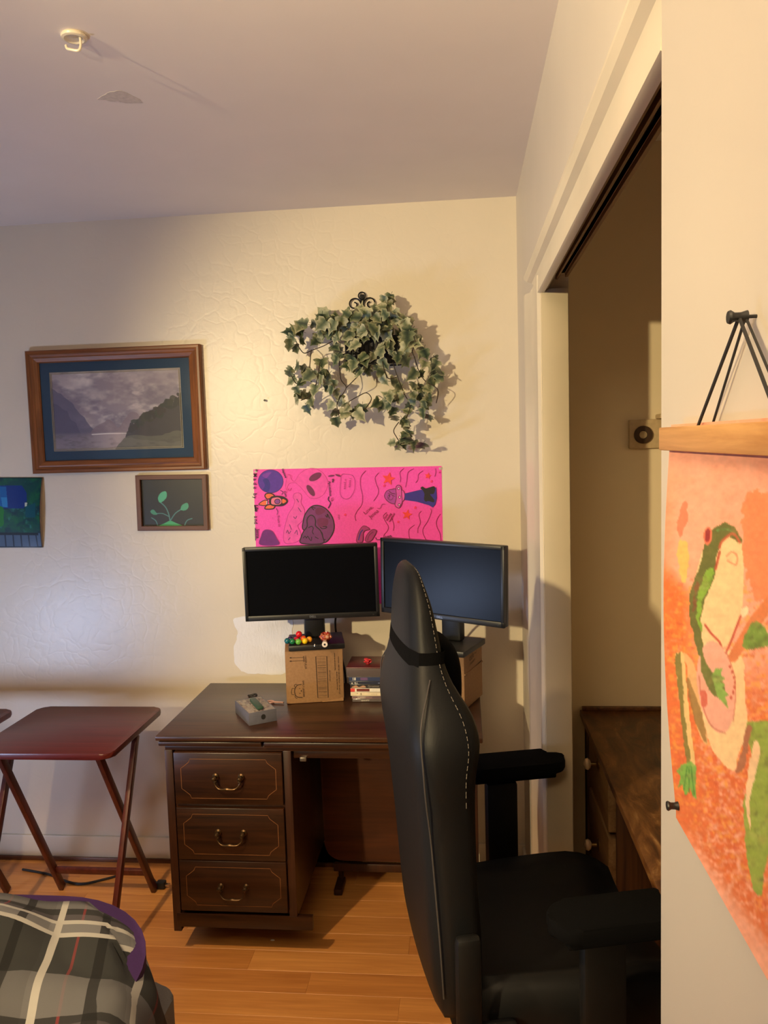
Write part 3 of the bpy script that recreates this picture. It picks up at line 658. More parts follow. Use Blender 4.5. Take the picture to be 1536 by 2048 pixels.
for x in (.215, -.215):   # outer pair: back top to front floor
    obj('leg', bar(nb(), (x, .01, .650), (x, -.295, .004), .027, .017, (1, 0, 0)), m_trl, tray)
for x in (.165, -.165):   # inner pair: front top to back floor
    obj('leg', bar(nb(), (x, -.165, .650), (x * 1.06, .185, .004), .027, .017, (1, 0, 0)), m_trl, tray)
obj('stretcher', bar(nb(), (-.165, .135, .10), (.165, .135, .10), .028, .014, (0, 1, .4)), m_trl, tray)
t = nb(); box(t, (0, -.165, .645), (.30, .022, .020), .003); box(t, (0, .012, .645), (.43, .02, .02), .003); obj('top_cleat', t, m_trl, tray)
tray2 = copy_tree(tray); tray2.location = (TX - .545, TY - .03, 0); tray2['label'] = 'red brown folding tray table cut off by the left edge of the photo'
# folded tray under the desk
m_fold = wood('folded_tray_wood', rgb(50, 24, 12), rgb(76, 40, 20), .5, 0, .8)
ft = thing('folded_tray_table', 'folded dark tray table standing in the kneehole under the desk', 'table', (-.285, 2.76, 0))
t = nb(); prism(t, rrect(.47, .45, .06), .019, Matrix.Translation((0, -.02, .345)) @ Matrix.Rotation(R(90 + 4), 4, 'X'), .004); obj('table_top', t, m_fold, ft)
for x in (-.19, .19):
    obj('leg', bar(nb(), (x, .01, .60), (x, .04, .003), .026, .016, (1, 0, 0)), m_dkv, ft)
obj('stretcher', bar(nb(), (-.21, -.0, .085), (.21, -.0, .085), .03, .016, (0, 1, 0)), m_dkv, ft)
for x in (-.19, .19): t = nb(); box(t, (x, .0, .012), (.03, .09, .022), .003); obj('foot', t, m_dkv, ft)

# =================================================================== CARDBOARD BOXES
m_card = plain('corrugated_card', rgb(146, 110, 74), .8, nz=.04, nscale=120); m_ink = ink(52, 34, 22)
BZ = .7275
bl = thing('cardboard_box', 'brown cardboard box with printed bar code holding up the left monitor', 'box', (-.612, 2.627, BZ), R(12), 'cardboard boxes under the monitors')
BW, BD, BH = .195, .20, .181
t = nb(); box(t, (BW / 2, BD / 2, BH / 2), (BW, BD, BH), .003); obj('box_body', t, m_card, bl)
t = nb(); prism(t, [(.12, .004), (.192, .012), (.192, .001), (.12, .001)], .003, Matrix(((1, 0, 0, 0), (0, 0, -1, 0), (0, 1, 0, 0), (0, 0, 0, 1)))); obj('box_flap', t, m_card, bl)
db = Draw(lambda a, b: Vector((a, 0, b)), (0, -1, 0))
def bc(x, y_): return ((x - 205) / 745 * BW, BH - (y_ - 475 + (x - 205) * .067) / 665 * BH)     # zoomed photo crop -> face of the box
K = lambda pts: [bc(*q) for q in pts]
def lin_(pts, w): db.stroke(K(pts), w, m_ink)
db.stroke(K([(600, 530), (742, 525), (742, 1050), (608, 1055)]), .0028, m_ink, True)
rnd = random.Random(4); y_ = 555
while y_ < 1035:
    w = rnd.choice((.0006, .0009, .0015)); lin_([(618, y_), (728, y_ - 4)], w); y_ += rnd.choice((9, 13, 18, 24))
for yy in (550, 592): lin_([(262, yy), (440, yy - 8)], .0014); db.fill(K([(258, yy), (285, yy - 12), (285, yy + 10)]), m_ink)
lin_([(440, 525), (445, 600)], .0022)
def btxt(s_, x, y_, size, m=m_ink, bold=.0002): db.text(s_, bc(x, y_), size, -PI / 2, m, bold)
btxt('100SPULLX', 455, 520, .0095); btxt('EARLY LEARNER', 418, 838, .0078)
btxt('CAUTION - KEEP DRY AND STORE FLAT - DO NOT CUT', 885, 525, .0052); btxt('contents may settle during handling', 840, 480, .0042); btxt('this side up  keep away from heat', 860, 720, .0046); btxt('made of recycled board', 770, 700, .0040)
# small animal face mark, lying on its side
db.stroke(SM(K([(405, 885), (345, 900), (312, 960), (320, 1020), (350, 1048), (410, 1052)])), .0026, m_ink)
db.stroke(SM(K([(348, 890), (325, 885), (310, 905), (322, 925)])), .0018, m_ink); db.stroke(SM(K([(345, 1062), (322, 1056), (314, 1035), (325, 1020)])), .0018, m_ink)
db.stroke(K([(312, 940), (280, 938), (270, 985), (275, 1015), (308, 1018)]), .0020, m_ink)
db.fill(K(ell(398, 968, 9, 9)), m_ink)
for q in ((378, 938), (378, 1000)): db.fill(K(ell(*q, 6, 6)), m_ink)
db.build('printed_marks', bl)
br = thing('cardboard_box', 'brown cardboard box turned askew holding up the right monitor', 'box', (-.012, 2.567, BZ), R(70), 'cardboard boxes under the monitors')
t = nb(); box(t, (.09, .105, .1), (.18, .21, .2), .003); obj('box_body', t, m_card, br)
t = nb(); box(t, (.09, -.0015, .118), (.175, .003, .004), 0); obj('box_flap', t, m_card, br)
db = Draw(lambda a, b: Vector((a, 0, b)), (0, -1, 0)); db.stroke([(.006, .1135), (.172, .1225)], .0032, m_ink)
db.text('cafe', (.050, .150), .030, .1, plain('faint_ink', rgb(112, 84, 54), .8), .0008); db.text('roasters', (.055, .135), .016, .1, plain('faint_ink', rgb(112, 84, 54), .8), .0003); db.stroke(SM([(.09, .178), (.105, .192), (.125, .185), (.12, .165), (.10, .165)]), .003, plain('faint_ink', rgb(112, 84, 54), .8)); db.build('printed_marks', br)

# =================================================================== MONITORS
m_bez = plain('black_bezel', (.012, .012, .013), .38); m_scr = plain('dark_screen', (.003, .0035, .005), .26, spec=.10); m_stand = plain('black_stand', (.010, .010, .011), .42)
def monitor(loc, rz, label, base_z, tilt=0., neck=(0, 0), base_rot=0.):
    W_, H_ = .457, .252
    mo = thing('monitor', label, 'monitor', (loc[0], loc[1], base_z), rz, 'computer monitors on boxes'); cz = loc[2] - base_z
    T = Matrix.Translation((0, 0, cz)) @ Matrix.Rotation(tilt, 4, 'Y')
    t = nb(); box(t, (0, .016, 0), (W_, .022, H_), .004, T); box(t, (0, .038, -.01), (W_ * .62, .03, H_ * .62), .012, T); obj('back_housing', t, m_bez, mo)
    t = nb()
    for c, s in (((0, 0, H_ / 2 - .006), (W_, .012, .012)), ((0, 0, -H_ / 2 + .009), (W_, .012, .018)), ((-W_ / 2 + .006, 0, 0), (.012, .012, H_)), ((W_ / 2 - .006, 0, 0), (.012, .012, H_))): box(t, c, s, .0015, T)
    bz = obj('bezel', t, m_bez, mo)
    t = nb(); box(t, (0, .001, .003), (W_ - .022, .005, H_ - .028), 0, T); obj('screen', t, m_scr, mo)
    d3 = Draw(lambda a, b: T @ Vector((a, -.006, b)), (0, -1, 0)); d3.text('DELL', (-.011, -H_ / 2 + .0055), .010, 0, plain('logo_silver', rgb(120, 124, 132), .4, .5), .0003); d3.build('logo', bz)
    t = nb(); box(t, (W_ / 2 - .02, -.0065, -H_ / 2 + .008), (.008, .002, .003), .0005, T); obj('power_button', t, m_stand, mo)
    t = nb(); box(t, (0, .075, (cz + .03) / 2), (.072, .035, cz - .01), .008); box(t, (0, .05, cz - .01), (.09, .04, .09), .006); obj('neck', t, m_stand, mo)
    t = nb(); box(t, (0, .0, .010), (.19, .17, .0195), .004); o = obj('stand_base', t, m_stand, mo, loc=(neck[0], neck[1], 0), rot=(0, 0, base_rot))
    return mo
monitor((-.523, 2.682, 1.135), R(7), 'black monitor on the left with its screen dark black', BZ + BH + .0012, R(-.4), (.006, .042), R(5))
monitor((-.082, 2.56, 1.156), R(-29.5), 'black monitor on the right reflecting blue window light', BZ + .2012, R(.8), (.012, .035), R(101 - 3.5 - 0))

# cables
def cord(name, label, pts, r, col=(.012, .012, .012), cat='cable'):
    t = nb(); tube(t, smooth_curve(pts, 6), r, 8); return tag(obj(name, t, plain('cord_%s' % name, col, .5)), label, cat)
cord('monitor_cable', 'black cable hanging behind the left monitor beside its neck', [(-.462, 2.80, 1.02), (-.466, 2.82, .99), (-.474, 2.85, .95), (-.478, 2.895, .90), (-.46, 2.90, .80), (-.45, 2.895, .74), (-.45, 2.90, .60)], .004)
cord('monitor_cable', 'black cable hanging behind the right monitor above the box', [(-.030, 2.66, 1.05), (-.034, 2.69, 1.01), (-.045, 2.76, .97), (-.075, 2.80, .90), (-.10, 2.84, .80), (-.11, 2.855, .734)], .0035)
cord('extension_cord', 'black power cord hanging down the left side of the desk', [(-.952, 2.56, .48), (-.972, 2.55, .47), (-.985, 2.54, .44), (-.978, 2.55, .38), (-.962, 2.57, .31), (-.951, 2.60, .22), (-.955, 2.66, .12), (-.99, 2.74, .05), (-1.03, 2.78, .012)], .0065)
cord('extension_cord', 'thin black cord lying on the floor under the tray table', [(-1.72, 2.83, .005), (-1.60, 2.80, .005), (-1.52, 2.76, .0055), (-1.44, 2.74, .005), (-1.36, 2.78, .005), (-1.28, 2.83, .005), (-1.20, 2.80, .005), (-1.15, 2.745, .005)], .0045)
ad_ = thing('power_plug', 'black power plug lying on the floor by the tray leg', 'plug', (-1.132, 2.735, 0))
t = nb(); box(t, (0, 0, .014), (.034, .028, .027), .006); obj('plug_body', t, m_stand, ad_)
t = nb(); 
for s in (-.006, .006): box(t, (.024, s, .014), (.016, .0015, .006), 0)
obj('prong', t, plain('prong_metal', rgb(190, 180, 165), .25, .9), ad_)
ap = thing('power_adapter', 'black power adapter on the floor left of the desk', 'adapter', (-1.05, 2.775, 0), R(10)); t = nb(); box(t, (0, 0, .017), (.06, .045, .034), .006); obj('adapter_body', t, m_stand, ap); t = nb(); tube(t, [(-.03, 0, .015), (-.045, 0, .012)], .006, 8); obj('strain_relief', t, m_stand, ap)

# =================================================================== DISC CASES AND CHEST
def spine(parent, w, h, col, draws):
    d = Draw(lambda a, b: Vector((a, -.0006, b)), (0, -1, 0)); d.fill([(.001, .0006), (w - .001, .0006), (w - .001, h - .0006), (.001, h - .0006)], col); d.up()
    for f in draws: f(d)
    d.build('spine_print', parent)
wht = ink(226, 220, 206); navy = ink(34, 48, 84); cream = ink(222, 208, 180); blk = ink(30, 26, 26)
m_case = plain('case_black', (.02, .02, .022), .25); m_clear = plain('case_clear', rgb(120, 112, 106), .12)
z = BZ + .0003
dvds = [
 ('grey spined disc case at the bottom of the stack', .010, -.392, ink(92, 84, 84), m_clear, [lambda d: d.text('GRAVITY', (.03, .002), .007, 0, wht), lambda d: d.text('DVD', (.15, .002), .006, 0, wht)]),
 ('mauve spined disc case second from the bottom of the stack', .0105, -.394, ink(120, 96, 100), m_case, [lambda d: d.text('SUNSET', (.02, .002), .008, 0, wht), lambda d: d.fill([(.07, .003), (.18, .003), (.18, .007), (.07, .007)], ink(86, 70, 80))]),
 ('cream spined disc case with small dark marks', .0135, -.398, cream, m_case, [lambda d: d.text('*   S', (.022, .003), .010, 0, blk, .0003), lambda d: d.text('comedy', (.07, .004), .007, 0, ink(190, 170, 150))]),
 ('white spined disc case lettered Erin with a red end', .0135, -.398, wht, m_case, [lambda d: d.fill([(.001, .001), (.016, .001), (.016, .0125), (.001, .0125)], ink(214, 64, 60)), lambda d: d.fill([(.022, .002), (.066, .002), (.066, .0115), (.022, .0115)], ink(110, 44, 36)), lambda d: d.text('Erin B', (.118, .0025), .013, 0, blk, .0004)]),
 ('black spined disc case with a pale picture strip', .0130, -.398, blk, m_case, [lambda d: d.fill(SM([(.006, .002), (.02, .010), (.03, .004), (.045, .009), (.052, .002)], True), ink(180, 140, 112)), lambda d: d.text('Greatest', (.06, .003), .011, 0, ink(150, 140, 128))]),
 ('dark navy spined disc case second from the top', .0115, -.402, ink(22, 28, 52), m_case, [lambda d: d.text('w  8,1.', (.008, .002), .009, 0, wht, .0002), lambda d: d.fill([(.10, .004), (.18, .004), (.18, .006), (.10, .006)], ink(120, 130, 160))]),
 ('blue spined disc case at the top of the stack', .0145, -.402, navy, m_case, [lambda d: d.text('18', (.012, .003), .013, 0, wht, .0002), lambda d: d.fill([(.04, .003), (.065, .003), (.065, .012), (.04, .012)], ink(100, 70, 110)), lambda d: d.text('ocean', (.125, .0025), .014, 0, wht, .0006)])]
for lab, th, x, col, cm, draws in dvds:
    o = thing('disc_case', lab, 'case', (x, 2.655, z), R(random.uniform(-1, 1)), 'disc cases stacked on the desk')
    t = nb(); box(t, (.095, .0675, th / 2), (.19, .135, th - .0004), .0012); obj('case_body', t, cm, o); spine(o, .19, th, col, draws); z += th
m_mar = plain('maroon_leather', rgb(84, 34, 28), .38, nz=.1)
ch = thing('maroon_box', 'flat maroon box wrapped in clear film on top of the disc cases', 'box', (-.408, 2.655, z + .0002))
t = nb(); box(t, (.09, .07, .014), (.18, .14, .0275), .002); obj('box_body', t, plain('maroon_dark', rgb(54, 22, 22), .4), ch)
t = nb(); box(t, (.09, .07, .030), (.184, .144, .005), .002); obj('box_lid', t, m_mar, ch)
t = nb(); box(t, (.09, -.0022, .014), (.182, .0004, .03)); tube(t, smooth_curve([(.004, -.003, .003), (.06, -.003, .0045), (.12, -.003, .002), (.176, -.003, .02)], 4), .0006, 5); tube(t, [(.150, -.003, .004), (.170, -.003, .030)], .0007, 5); obj('film_wrap', t, plastic_film('thin_film', .07), ch)
zt = z + .033
fl = thing('red_flower', 'small crumpled red flower ornament on the maroon box', 'ornament', (-.340, 2.695, zt))
m_red = plain('red_petal', rgb(214, 58, 62), .4)
for k in range(6):
    a = k * PI / 3 + .3; t = nb(); pts = [(0, 0, .004), (.006, -.006, .008), (.013, -.008, .012 + .004 * (k % 2)), (.017, 0, .013), (.013, .008, .010 + .004 * ((k + 1) % 2)), (.006, .006, .008)]
    prism(t, [(q[0], q[1]) for q in pts], .003, Matrix.Rotation(a, 4, 'Z') @ Matrix.Translation((0, 0, .001 + .004 * (k % 3))) @ Matrix.Rotation(R(-28), 4, 'Y'), .0008); obj('petal', t, m_red, fl)
t = nb(); lathe(t, [(.0005, 0), (.007, .0005), (.008, .007), (.005, .013), (.0005, .0145)], 12); obj('core', t, plain('red_core', rgb(150, 30, 40), .3), fl)

# =================================================================== LITTLE THINGS ON THE LEFT MONITOR BASE
bz_top = BZ + BH + .0012 + .0198
balls = [('teal', (-.6075, 2.652), rgb(20, 98, 112)), ('dark green', (-.588, 2.644), rgb(20, 110, 66)), ('light green', (-.5665, 2.640), rgb(110, 180, 66)), ('yellow', (-.5465, 2.650), rgb(244, 204, 20)), ('amber', (-.5355, 2.671), rgb(246, 168, 42)), ('indigo', (-.6025, 2.676), rgb(44, 34, 84)), ('orange', (-.5585, 2.684), rgb(234, 92, 30)), ('crimson', (-.5795, 2.668), rgb(200, 26, 50))]
rb = .0103
for nm, (x, y_), c in balls:
    t = nb(); bmesh.ops.create_icosphere(t, subdivisions=3, radius=rb)
    tag(obj('painted_bead', t, plain('bead_' + nm.replace(' ', '_'), c, .22, coat=.4), loc=(x, y_, bz_top + rb)), nm + ' glossy round bead in the row under the left monitor', 'bead', 'rainbow beads under the monitor')
t = nb(); bmesh.ops.create_icosphere(t, subdivisions=3, radius=rb * 1.08)
tag(obj('painted_bead', t, plain('bead_red', rgb(214, 22, 34), .22, coat=.4), loc=(-.572, 2.6775, bz_top + rb * 2.62)), 'bright red glossy bead resting on top of the other beads', 'bead', 'rainbow beads under the monitor')
pp = thing('glass_pipe', 'red and white blown glass pipe lying on the monitor base', 'pipe', (-.470, 2.600, bz_top))
mg, nt, b = base_mat('marbled_red_glass', rgb(150, 36, 28), .12, coat=.5)
c = ramp(nt, noise(nt, coords(nt), 60, 4, .6, 1.5), [(.35, rgb(90, 20, 18)), (.5, rgb(160, 50, 34)), (.62, rgb(214, 150, 110)), (.75, rgb(226, 214, 200))]); nt.links.new(c, b.inputs['Base Color'])
mw = plain('white_glass', rgb(232, 222, 212), .15, coat=.4)
t = nb(); tube(t, [(0, 0, .0105), (-.002, .014, .0105), (-.0035, .024, .011)], [.0095, .0098, .0085], 14); obj('mouthpiece', t, mw, pp)
t = nb(); tube(t, [(0, -.0006, .0105), (0, .0004, .0105)], .0035, 10); obj('mouth_hole', t, plain('hole_black', (.005, .004, .004), .8), pp)
t = nb(); tube(t, smooth_curve([(-.0035, .024, .011), (-.006, .040, .0115), (-.008, .055, .013)], 4), [.0085, .0082, .0078, .0076, .0075, .0078, .0085, .0095, .0105], 14); obj('stem', t, mg, pp)
t = nb(); lathe(t, [(.004, -.017), (.013, -.014), (.019, -.004), (.0195, .004), (.016, .012), (.011, .014), (.0085, .010), (.004, .004)], 18, Matrix.Translation((-.008, .068, .0195)) @ Matrix.Rotation(R(18), 4, 'X')); obj('bowl', t, mg, pp)
for k, (x, y_, z_) in enumerate(((-.024, .060, .022), (.010, .063, .021))):
    t = nb(); bmesh.ops.create_icosphere(t, subdivisions=2, radius=.0055); bmesh.ops.translate(t, vec=(x, y_, z_), verts=t.verts); obj('glass_bump', t, mg, pp)
t = nb(); lathe(t, [(.0028, 0), (.0026, .005), (.0012, .0075), (.0004, .008)], 8); tag(obj('tiny_screw', t, plain('shiny_metal', rgb(200, 190, 180), .2, .9), loc=(-.508, 2.622, bz_top)), 'tiny shiny metal bit between the beads and the glass pipe', 'screw')

# =================================================================== GREY BOX ON DESK
gb = thing('grey_box', 'grey tin box with a round hole and clear film top on the desk', 'box', (-.686, 2.417, BZ), R(32.5))
m_g = plain('grey_tin', rgb(92, 92, 104), .45); GW, GD, GH = .091, .150, .040
t = nb(); 
for c, s in (((GW / 2, .0012, GH / 2), (GW, .0024, GH)), ((GW / 2, GD - .0012, GH / 2), (GW, .0024, GH)), ((.0012, GD / 2, GH / 2), (.0024, GD - .0048, GH)), ((GW - .0012, GD / 2, GH / 2), (.0024, GD - .0048, GH)), ((GW / 2, GD / 2, .0015), (GW - .005, GD - .005, .003))): box(t, c, s, .0004)
obj('box_body', t, m_g, gb)
t = nb(); tube(t, [(GW * .52, -.0005, GH * .52), (GW * .52, .0003, GH * .52)], .0075, 16, flat=1.15); obj('round_hole', t, plain('hole_black', (.005, .004, .004), .8), gb)
t = nb(); rs_ = random.Random(3); gx, gy = 10, 14; V = [[t.verts.new((.003 + (GW - .006) * i / gx, .003 + (GD - .006) * j / gy, GH - .001 + rs_.uniform(-.004, .004) * (0 if i in (0, gx) or j in (0, gy) else 1))) for j in range(gy + 1)] for i in range(gx + 1)]
for i in range(gx):
    for j in range(gy): t.faces.new((V[i][j], V[i + 1][j], V[i + 1][j + 1], V[i][j + 1]))
obj('clear_film', t, plastic_film(), gb, angle=.2)
t = nb(); box(t, (GW / 2, GD / 2, .012), (GW - .012, GD - .012, .016), .004); obj('wrapped_contents', t, plain('pale_contents', rgb(126, 110, 106), .6, nz=.3), gb)
gl = thing('green_stick', 'short dark green plastic stick lying on the grey tin box', 'stick', (0, 0, 0)); gl.location = (-.680, 2.492, BZ + GH + .006); gl.rotation_euler = (R(0), 0, R(29))
t = nb(); box(t, (0, 0, 0), (.022, .098, .011), .004); obj('stick_body', t, plain('dark_green_plastic', rgb(44, 72, 58), .5), gl)
t = nb(); box(t, (0, .052, 0), (.018, .012, .009), .003); obj('stick_cap', t, plain('green_cap', rgb(60, 84, 70), .4), gl)
hb = nb(); tube(hb, [(.014 * math.cos(a * PI / 10), .011 * math.sin(a * PI / 10), .004 + .002 * math.sin(a * PI / 5)) for a in range(20)], .0036, 8, True); tag(obj('hair_band', hb, plain('band_black', (.012, .01, .01), .6), loc=(-.752, 2.708, BZ)), 'small black elastic ring behind the grey tin box', 'hair band')
kc = thing('pink_clip', 'pale pink plastic clip between the grey tin and the cardboard box', 'clip', (-.672, 2.640, BZ), R(-12)); m_pp = plain('pale_pink_plastic', rgb(206, 164, 152), .35)
t = nb(); tube(t, [(.011 * math.cos(a * PI / 8), .011 * math.sin(a * PI / 8), .004) for a in range(16)], .0032, 8, True); obj('ring', t, m_pp, kc)
t = nb(); tube(t, [(.012, 0, .004), (.03, .002, .004), (.048, .002, .004)], [.0038, .003, .0034], 8); obj('shaft', t, m_pp, kc)

# =================================================================== IVY PLANTER
iv = thing('ivy_planter', 'wrought iron wall planter overflowing with variegated ivy', 'plant', (-.32, D, 1.93)); IO = Vector((-.32, D, 1.93))
m_iron = plain('wrought_iron', (.016, .015, .016), .45, .5)
t = nb()
def spiral(cx, cz, r0, r1, a0, turns, s): return [(cx + s * (r0 + (r1 - r0) * k / 24) * math.cos(a0 + turns * 2 * PI * k / 24), -.010, cz + (r0 + (r1 - r0) * k / 24) * math.sin(a0 + turns * 2 * PI * k / 24)) for k in range(25)]
tube(t, [(-.0285 + .0125 * math.cos(k * PI / 10), -.010, .194 + .0125 * math.sin(k * PI / 10)) for k in range(20)], .0024, 6, True)
for s in (-1, 1):
    tube(t, [(-.0285 + s * .004, -.010, .05), (-.0285 + s * .004, -.010, .17)] , .0026, 6)
    tube(t, [(-.0285 + s * .004, -.010, .168)] + spiral(-.0285 + s * .0285, .165, .024, .006, PI * 1.0, -1.25, s), .0026, 6)
box(t, (-.0285, -.004, .10), (.014, .006, .20), .001)
obj('scroll_bracket', t, m_iron, iv)
t = nb()
for z_ in (-.055, -.02, .035): tube(t, [(a, b, z_) for a, b in rrect(.205, .105, .03)], .003, 6, True); 
for v in t.verts: v.co.y -= .066; v.co.x += .01
for k in range(13):
    x = -.085 + k * .0155 + .01; tube(t, [(x, -.118, .035), (x, -.116, -.055)], .002, 5)
obj('basket', t, m_iron, iv)
t = nb(); prism(t, rrect(.19, .092, .026), .085, Matrix.Translation((.01, -.066, -.052)), .004); obj('liner', t, plain('black_liner', (.02, .018, .022), .6, nz=.4, nscale=40), iv)
# leaf meshes: five-lobed ivy leaf, folded along the midrib
m_leaf, nt, b = base_mat('ivy_leaf', (.2, .25, .12), .45)
a = N(nt, 'ShaderNodeAttribute', attribute_name='rim'); nf = noise(nt, coords(nt, (1, 1, 1)), 70, 3)
s1 = N(nt, 'ShaderNodeMath', operation='MULTIPLY_ADD'); nt.links.new(nf, s1.inputs[0]); s1.inputs[1].default_value = .9; nt.links.new(a.outputs['Fac'], s1.inputs[2])
inf = N(nt, 'ShaderNodeObjectInfo'); s2 = N(nt, 'ShaderNodeMath', operation='MULTIPLY_ADD'); nt.links.new(inf.outputs['Random'], s2.inputs[0]); s2.inputs[1].default_value = .8; nt.links.new(s1.outputs[0], s2.inputs[2])
c = ramp(nt, s2.outputs[0], [(.48, rgb(34, 50, 42)), (.72, rgb(68, 84, 62)), (.98, rgb(114, 122, 90)), (1.0, rgb(178, 176, 144))]); 
mr = N(nt, 'ShaderNodeMapRange'); mr.inputs['From Max'].default_value = 2.2; nt.links.new(s2.outputs[0], mr.inputs['Value'])
nt.links.new(mr.outputs[0], nt.nodes[[n.name for n in nt.nodes if n.type == 'VALTORGB'][0]].inputs[0])
cr = [n for n in nt.nodes if n.type == 'VALTORGB'][0].color_ramp
for e, p_ in zip(cr.elements, (.22, .42, .62, .86)): e.position = p_
nt.links.new(c, b.inputs['Base Color']); b.inputs['Subsurface Weight'].default_value = 0
LEAF = []
base_out = [(.10, -.06), (.34, -.10), (.50, .08), (.36, .30), (.46, .50), (.24, .62), (.10, .84), (0, 1.06)]
for vi in range(6):
    rr = random.Random(vi); half = [(x * rr.uniform(.85, 1.12), y_ * rr.uniform(.94, 1.06)) for x, y_ in base_out]; half[-1] = (0, half[-1][1])
    t = nb(); fold = rr.uniform(.10, .28); curl = rr.uniform(-.25, .3)
    zf = lambda x, y_: abs(x) * fold - curl * y_ * y_ * .6
    lay = t.verts.layers.float.new('rim')
    mid = [t.verts.new((0, y_, zf(0, y_))) for y_ in (0, .2, .42, .64)]
    for s in (1, -1):
        o = [t.verts.new((s * x, y_, zf(x, y_) + rr.uniform(-.03, .03))) for x, y_ in half[:-1]]
        tip = t.verts.new((0, half[-1][1], zf(0, half[-1][1])))
        for v in o + [tip]: v[lay] = 1.
        seq = [(mid[0], o[0], o[1]), (mid[0], o[1], o[2], mid[1]), (mid[1], o[2], o[3]), (mid[1], o[3], mid[2]), (mid[2], o[3], o[4]), (mid[2], o[4], o[5], mid[3]), (mid[3], o[5], o[6]), (mid[3], o[6], tip)]
        for f in seq: t.faces.new(f if s == 1 else tuple(reversed(f)))
    tube(t, [(0, .02, 0), (0, -.25, -.06)], .018, 4)
    me = bpy.data.meshes.new('leaf'); bmesh.ops.remove_doubles(t, verts=t.verts, dist=1e-5); bmesh.ops.scale(t, vec=(.043,) * 3, verts=t.verts); t.to_mesh(me); t.free(); me.materials.append(m_leaf); me.shade_smooth(); me.set_sharp_from_angle(angle=.8); LEAF.append(me)
rl = random.Random(21)
def leaf(pos, s=1., droop=None, yaw=None):
    o = bpy.data.objects.new('leaf', rl.choice(LEAF)); COL.objects.link(o); o.parent = iv
    roll = droop if droop is not None else rl.gauss(180, 65)          # direction the tip points, 0 = up, 180 = down
    M = Matrix.Translation(pos) @ Matrix.Rotation(R(roll), 4, 'Y') @ Matrix.Rotation(R(90 - rl.uniform(-5, 75) * (1 if rl.random() < .85 else -1) * .75), 4, 'X') @ Matrix.Rotation(R(rl.uniform(-45, 45)), 4, 'Y')
    o.matrix_local = M @ Matrix.Scale(s * rl.uniform(.8, 1.2), 4)
def ivp(x, y_, dep): q = at(550 + x * .27344, 560 + y_ * .27344, Y=D - dep); return q - IO
m_vine = plain('vine_stem', rgb(58, 46, 32), .6)
strands = [
 ([(450, 430), (360, 480), (270, 515), (215, 535), (180, 500), (150, 440)], .12, [(190, 350), (150, 400), (105, 460), (140, 505), (180, 465), (235, 350), (268, 345), (205, 410)]),
 ([(265, 510), (255, 620), (245, 700), (165, 760), (120, 700)], .10, [(105, 700), (155, 650), (200, 685), (205, 760), (270, 705), (150, 745)]),
 ([(330, 600), (300, 760), (250, 850), (190, 880)], .11, [(150, 810), (195, 850), (170, 900), (225, 945), (240, 865), (300, 800), (365, 820), (160, 850), (260, 900), (330, 700), (290, 690)]),
 ([(470, 560), (480, 720), (520, 790), (455, 900), (470, 1000)], .12, [(430, 760), (440, 830), (470, 900), (425, 920), (510, 930), (440, 1035), (480, 1005), (515, 990), (570, 970), (595, 985), (400, 710), (360, 690), (420, 990)]),
 ([(520, 790), (570, 740), (620, 690)], .13, [(590, 650), (620, 720), (560, 640), (640, 600), (540, 650)]),
 ([(540, 890), (610, 850), (670, 825), (705, 870), (660, 940), (610, 975)], .10, [(620, 975), (760, 910), (790, 925), (640, 940)]),
 ([(780, 560), (800, 660), (830, 720), (890, 710)], .13, [(750, 690), (760, 620), (720, 560), (780, 740), (700, 600), (735, 650)]),
 ([(860, 600), (900, 720), (950, 840), (990, 920), (960, 1010)], .12, [(850, 770), (900, 840), (860, 890), (870, 960), (940, 880), (990, 1000), (870, 1020), (930, 1040), (950, 1080), (840, 870), (1000, 940)]),
 ([(940, 420), (1010, 540), (1050, 660), (1100, 740), (1190, 800), (1180, 900)], .10, [(1090, 525), (1160, 590), (1100, 625), (1150, 640), (1185, 700), (1130, 750), (1050, 700), (1030, 690), (1090, 820), (1050, 860), (1120, 890), (1090, 915), (1080, 970), (1120, 1010), (1020, 780), (1160, 690), (1190, 740), (1060, 790), (1140, 800), (1000, 850)]),
 ([(905, 1040), (868, 1100), (890, 1150), (920, 1200)], .11, [(940, 1050), (985, 1130), (930, 1180), (990, 1185), (1015, 1205), (905, 1235), (960, 1150), (1085, 1220), (960, 1050)]),
 ([(850, 330), (830, 260), (815, 170)], .12, [(800, 145), (838, 150), (850, 210), (870, 250), (780, 250)]),
 ([(1000, 530), (1030, 470), (1080, 500)], .12, [(1060, 480), (1090, 540)]),
]
for pts, dep, leaves in strands:
    n = len(pts); q = smooth_curve([ivp(x, y_, dep + .025 * math.sin(i * 2.1)) for i, (x, y_) in enumerate(pts)], 5)
    t = nb(); tube(t, q, .0017, 5); obj('vine', t, m_vine, iv)
    for x, y_ in leaves:
        tip = 180 + (x - 640) * .04 + rl.gauss(0, 50)
        leaf(ivp(x, y_ - 28, dep + rl.uniform(-.03, .035)), 1., tip)
        if rl.random() < .42: leaf(ivp(x + rl.uniform(-45, 45), y_ + rl.uniform(-60, 10), dep + rl.uniform(-.05, .02)), .9, tip + 40)
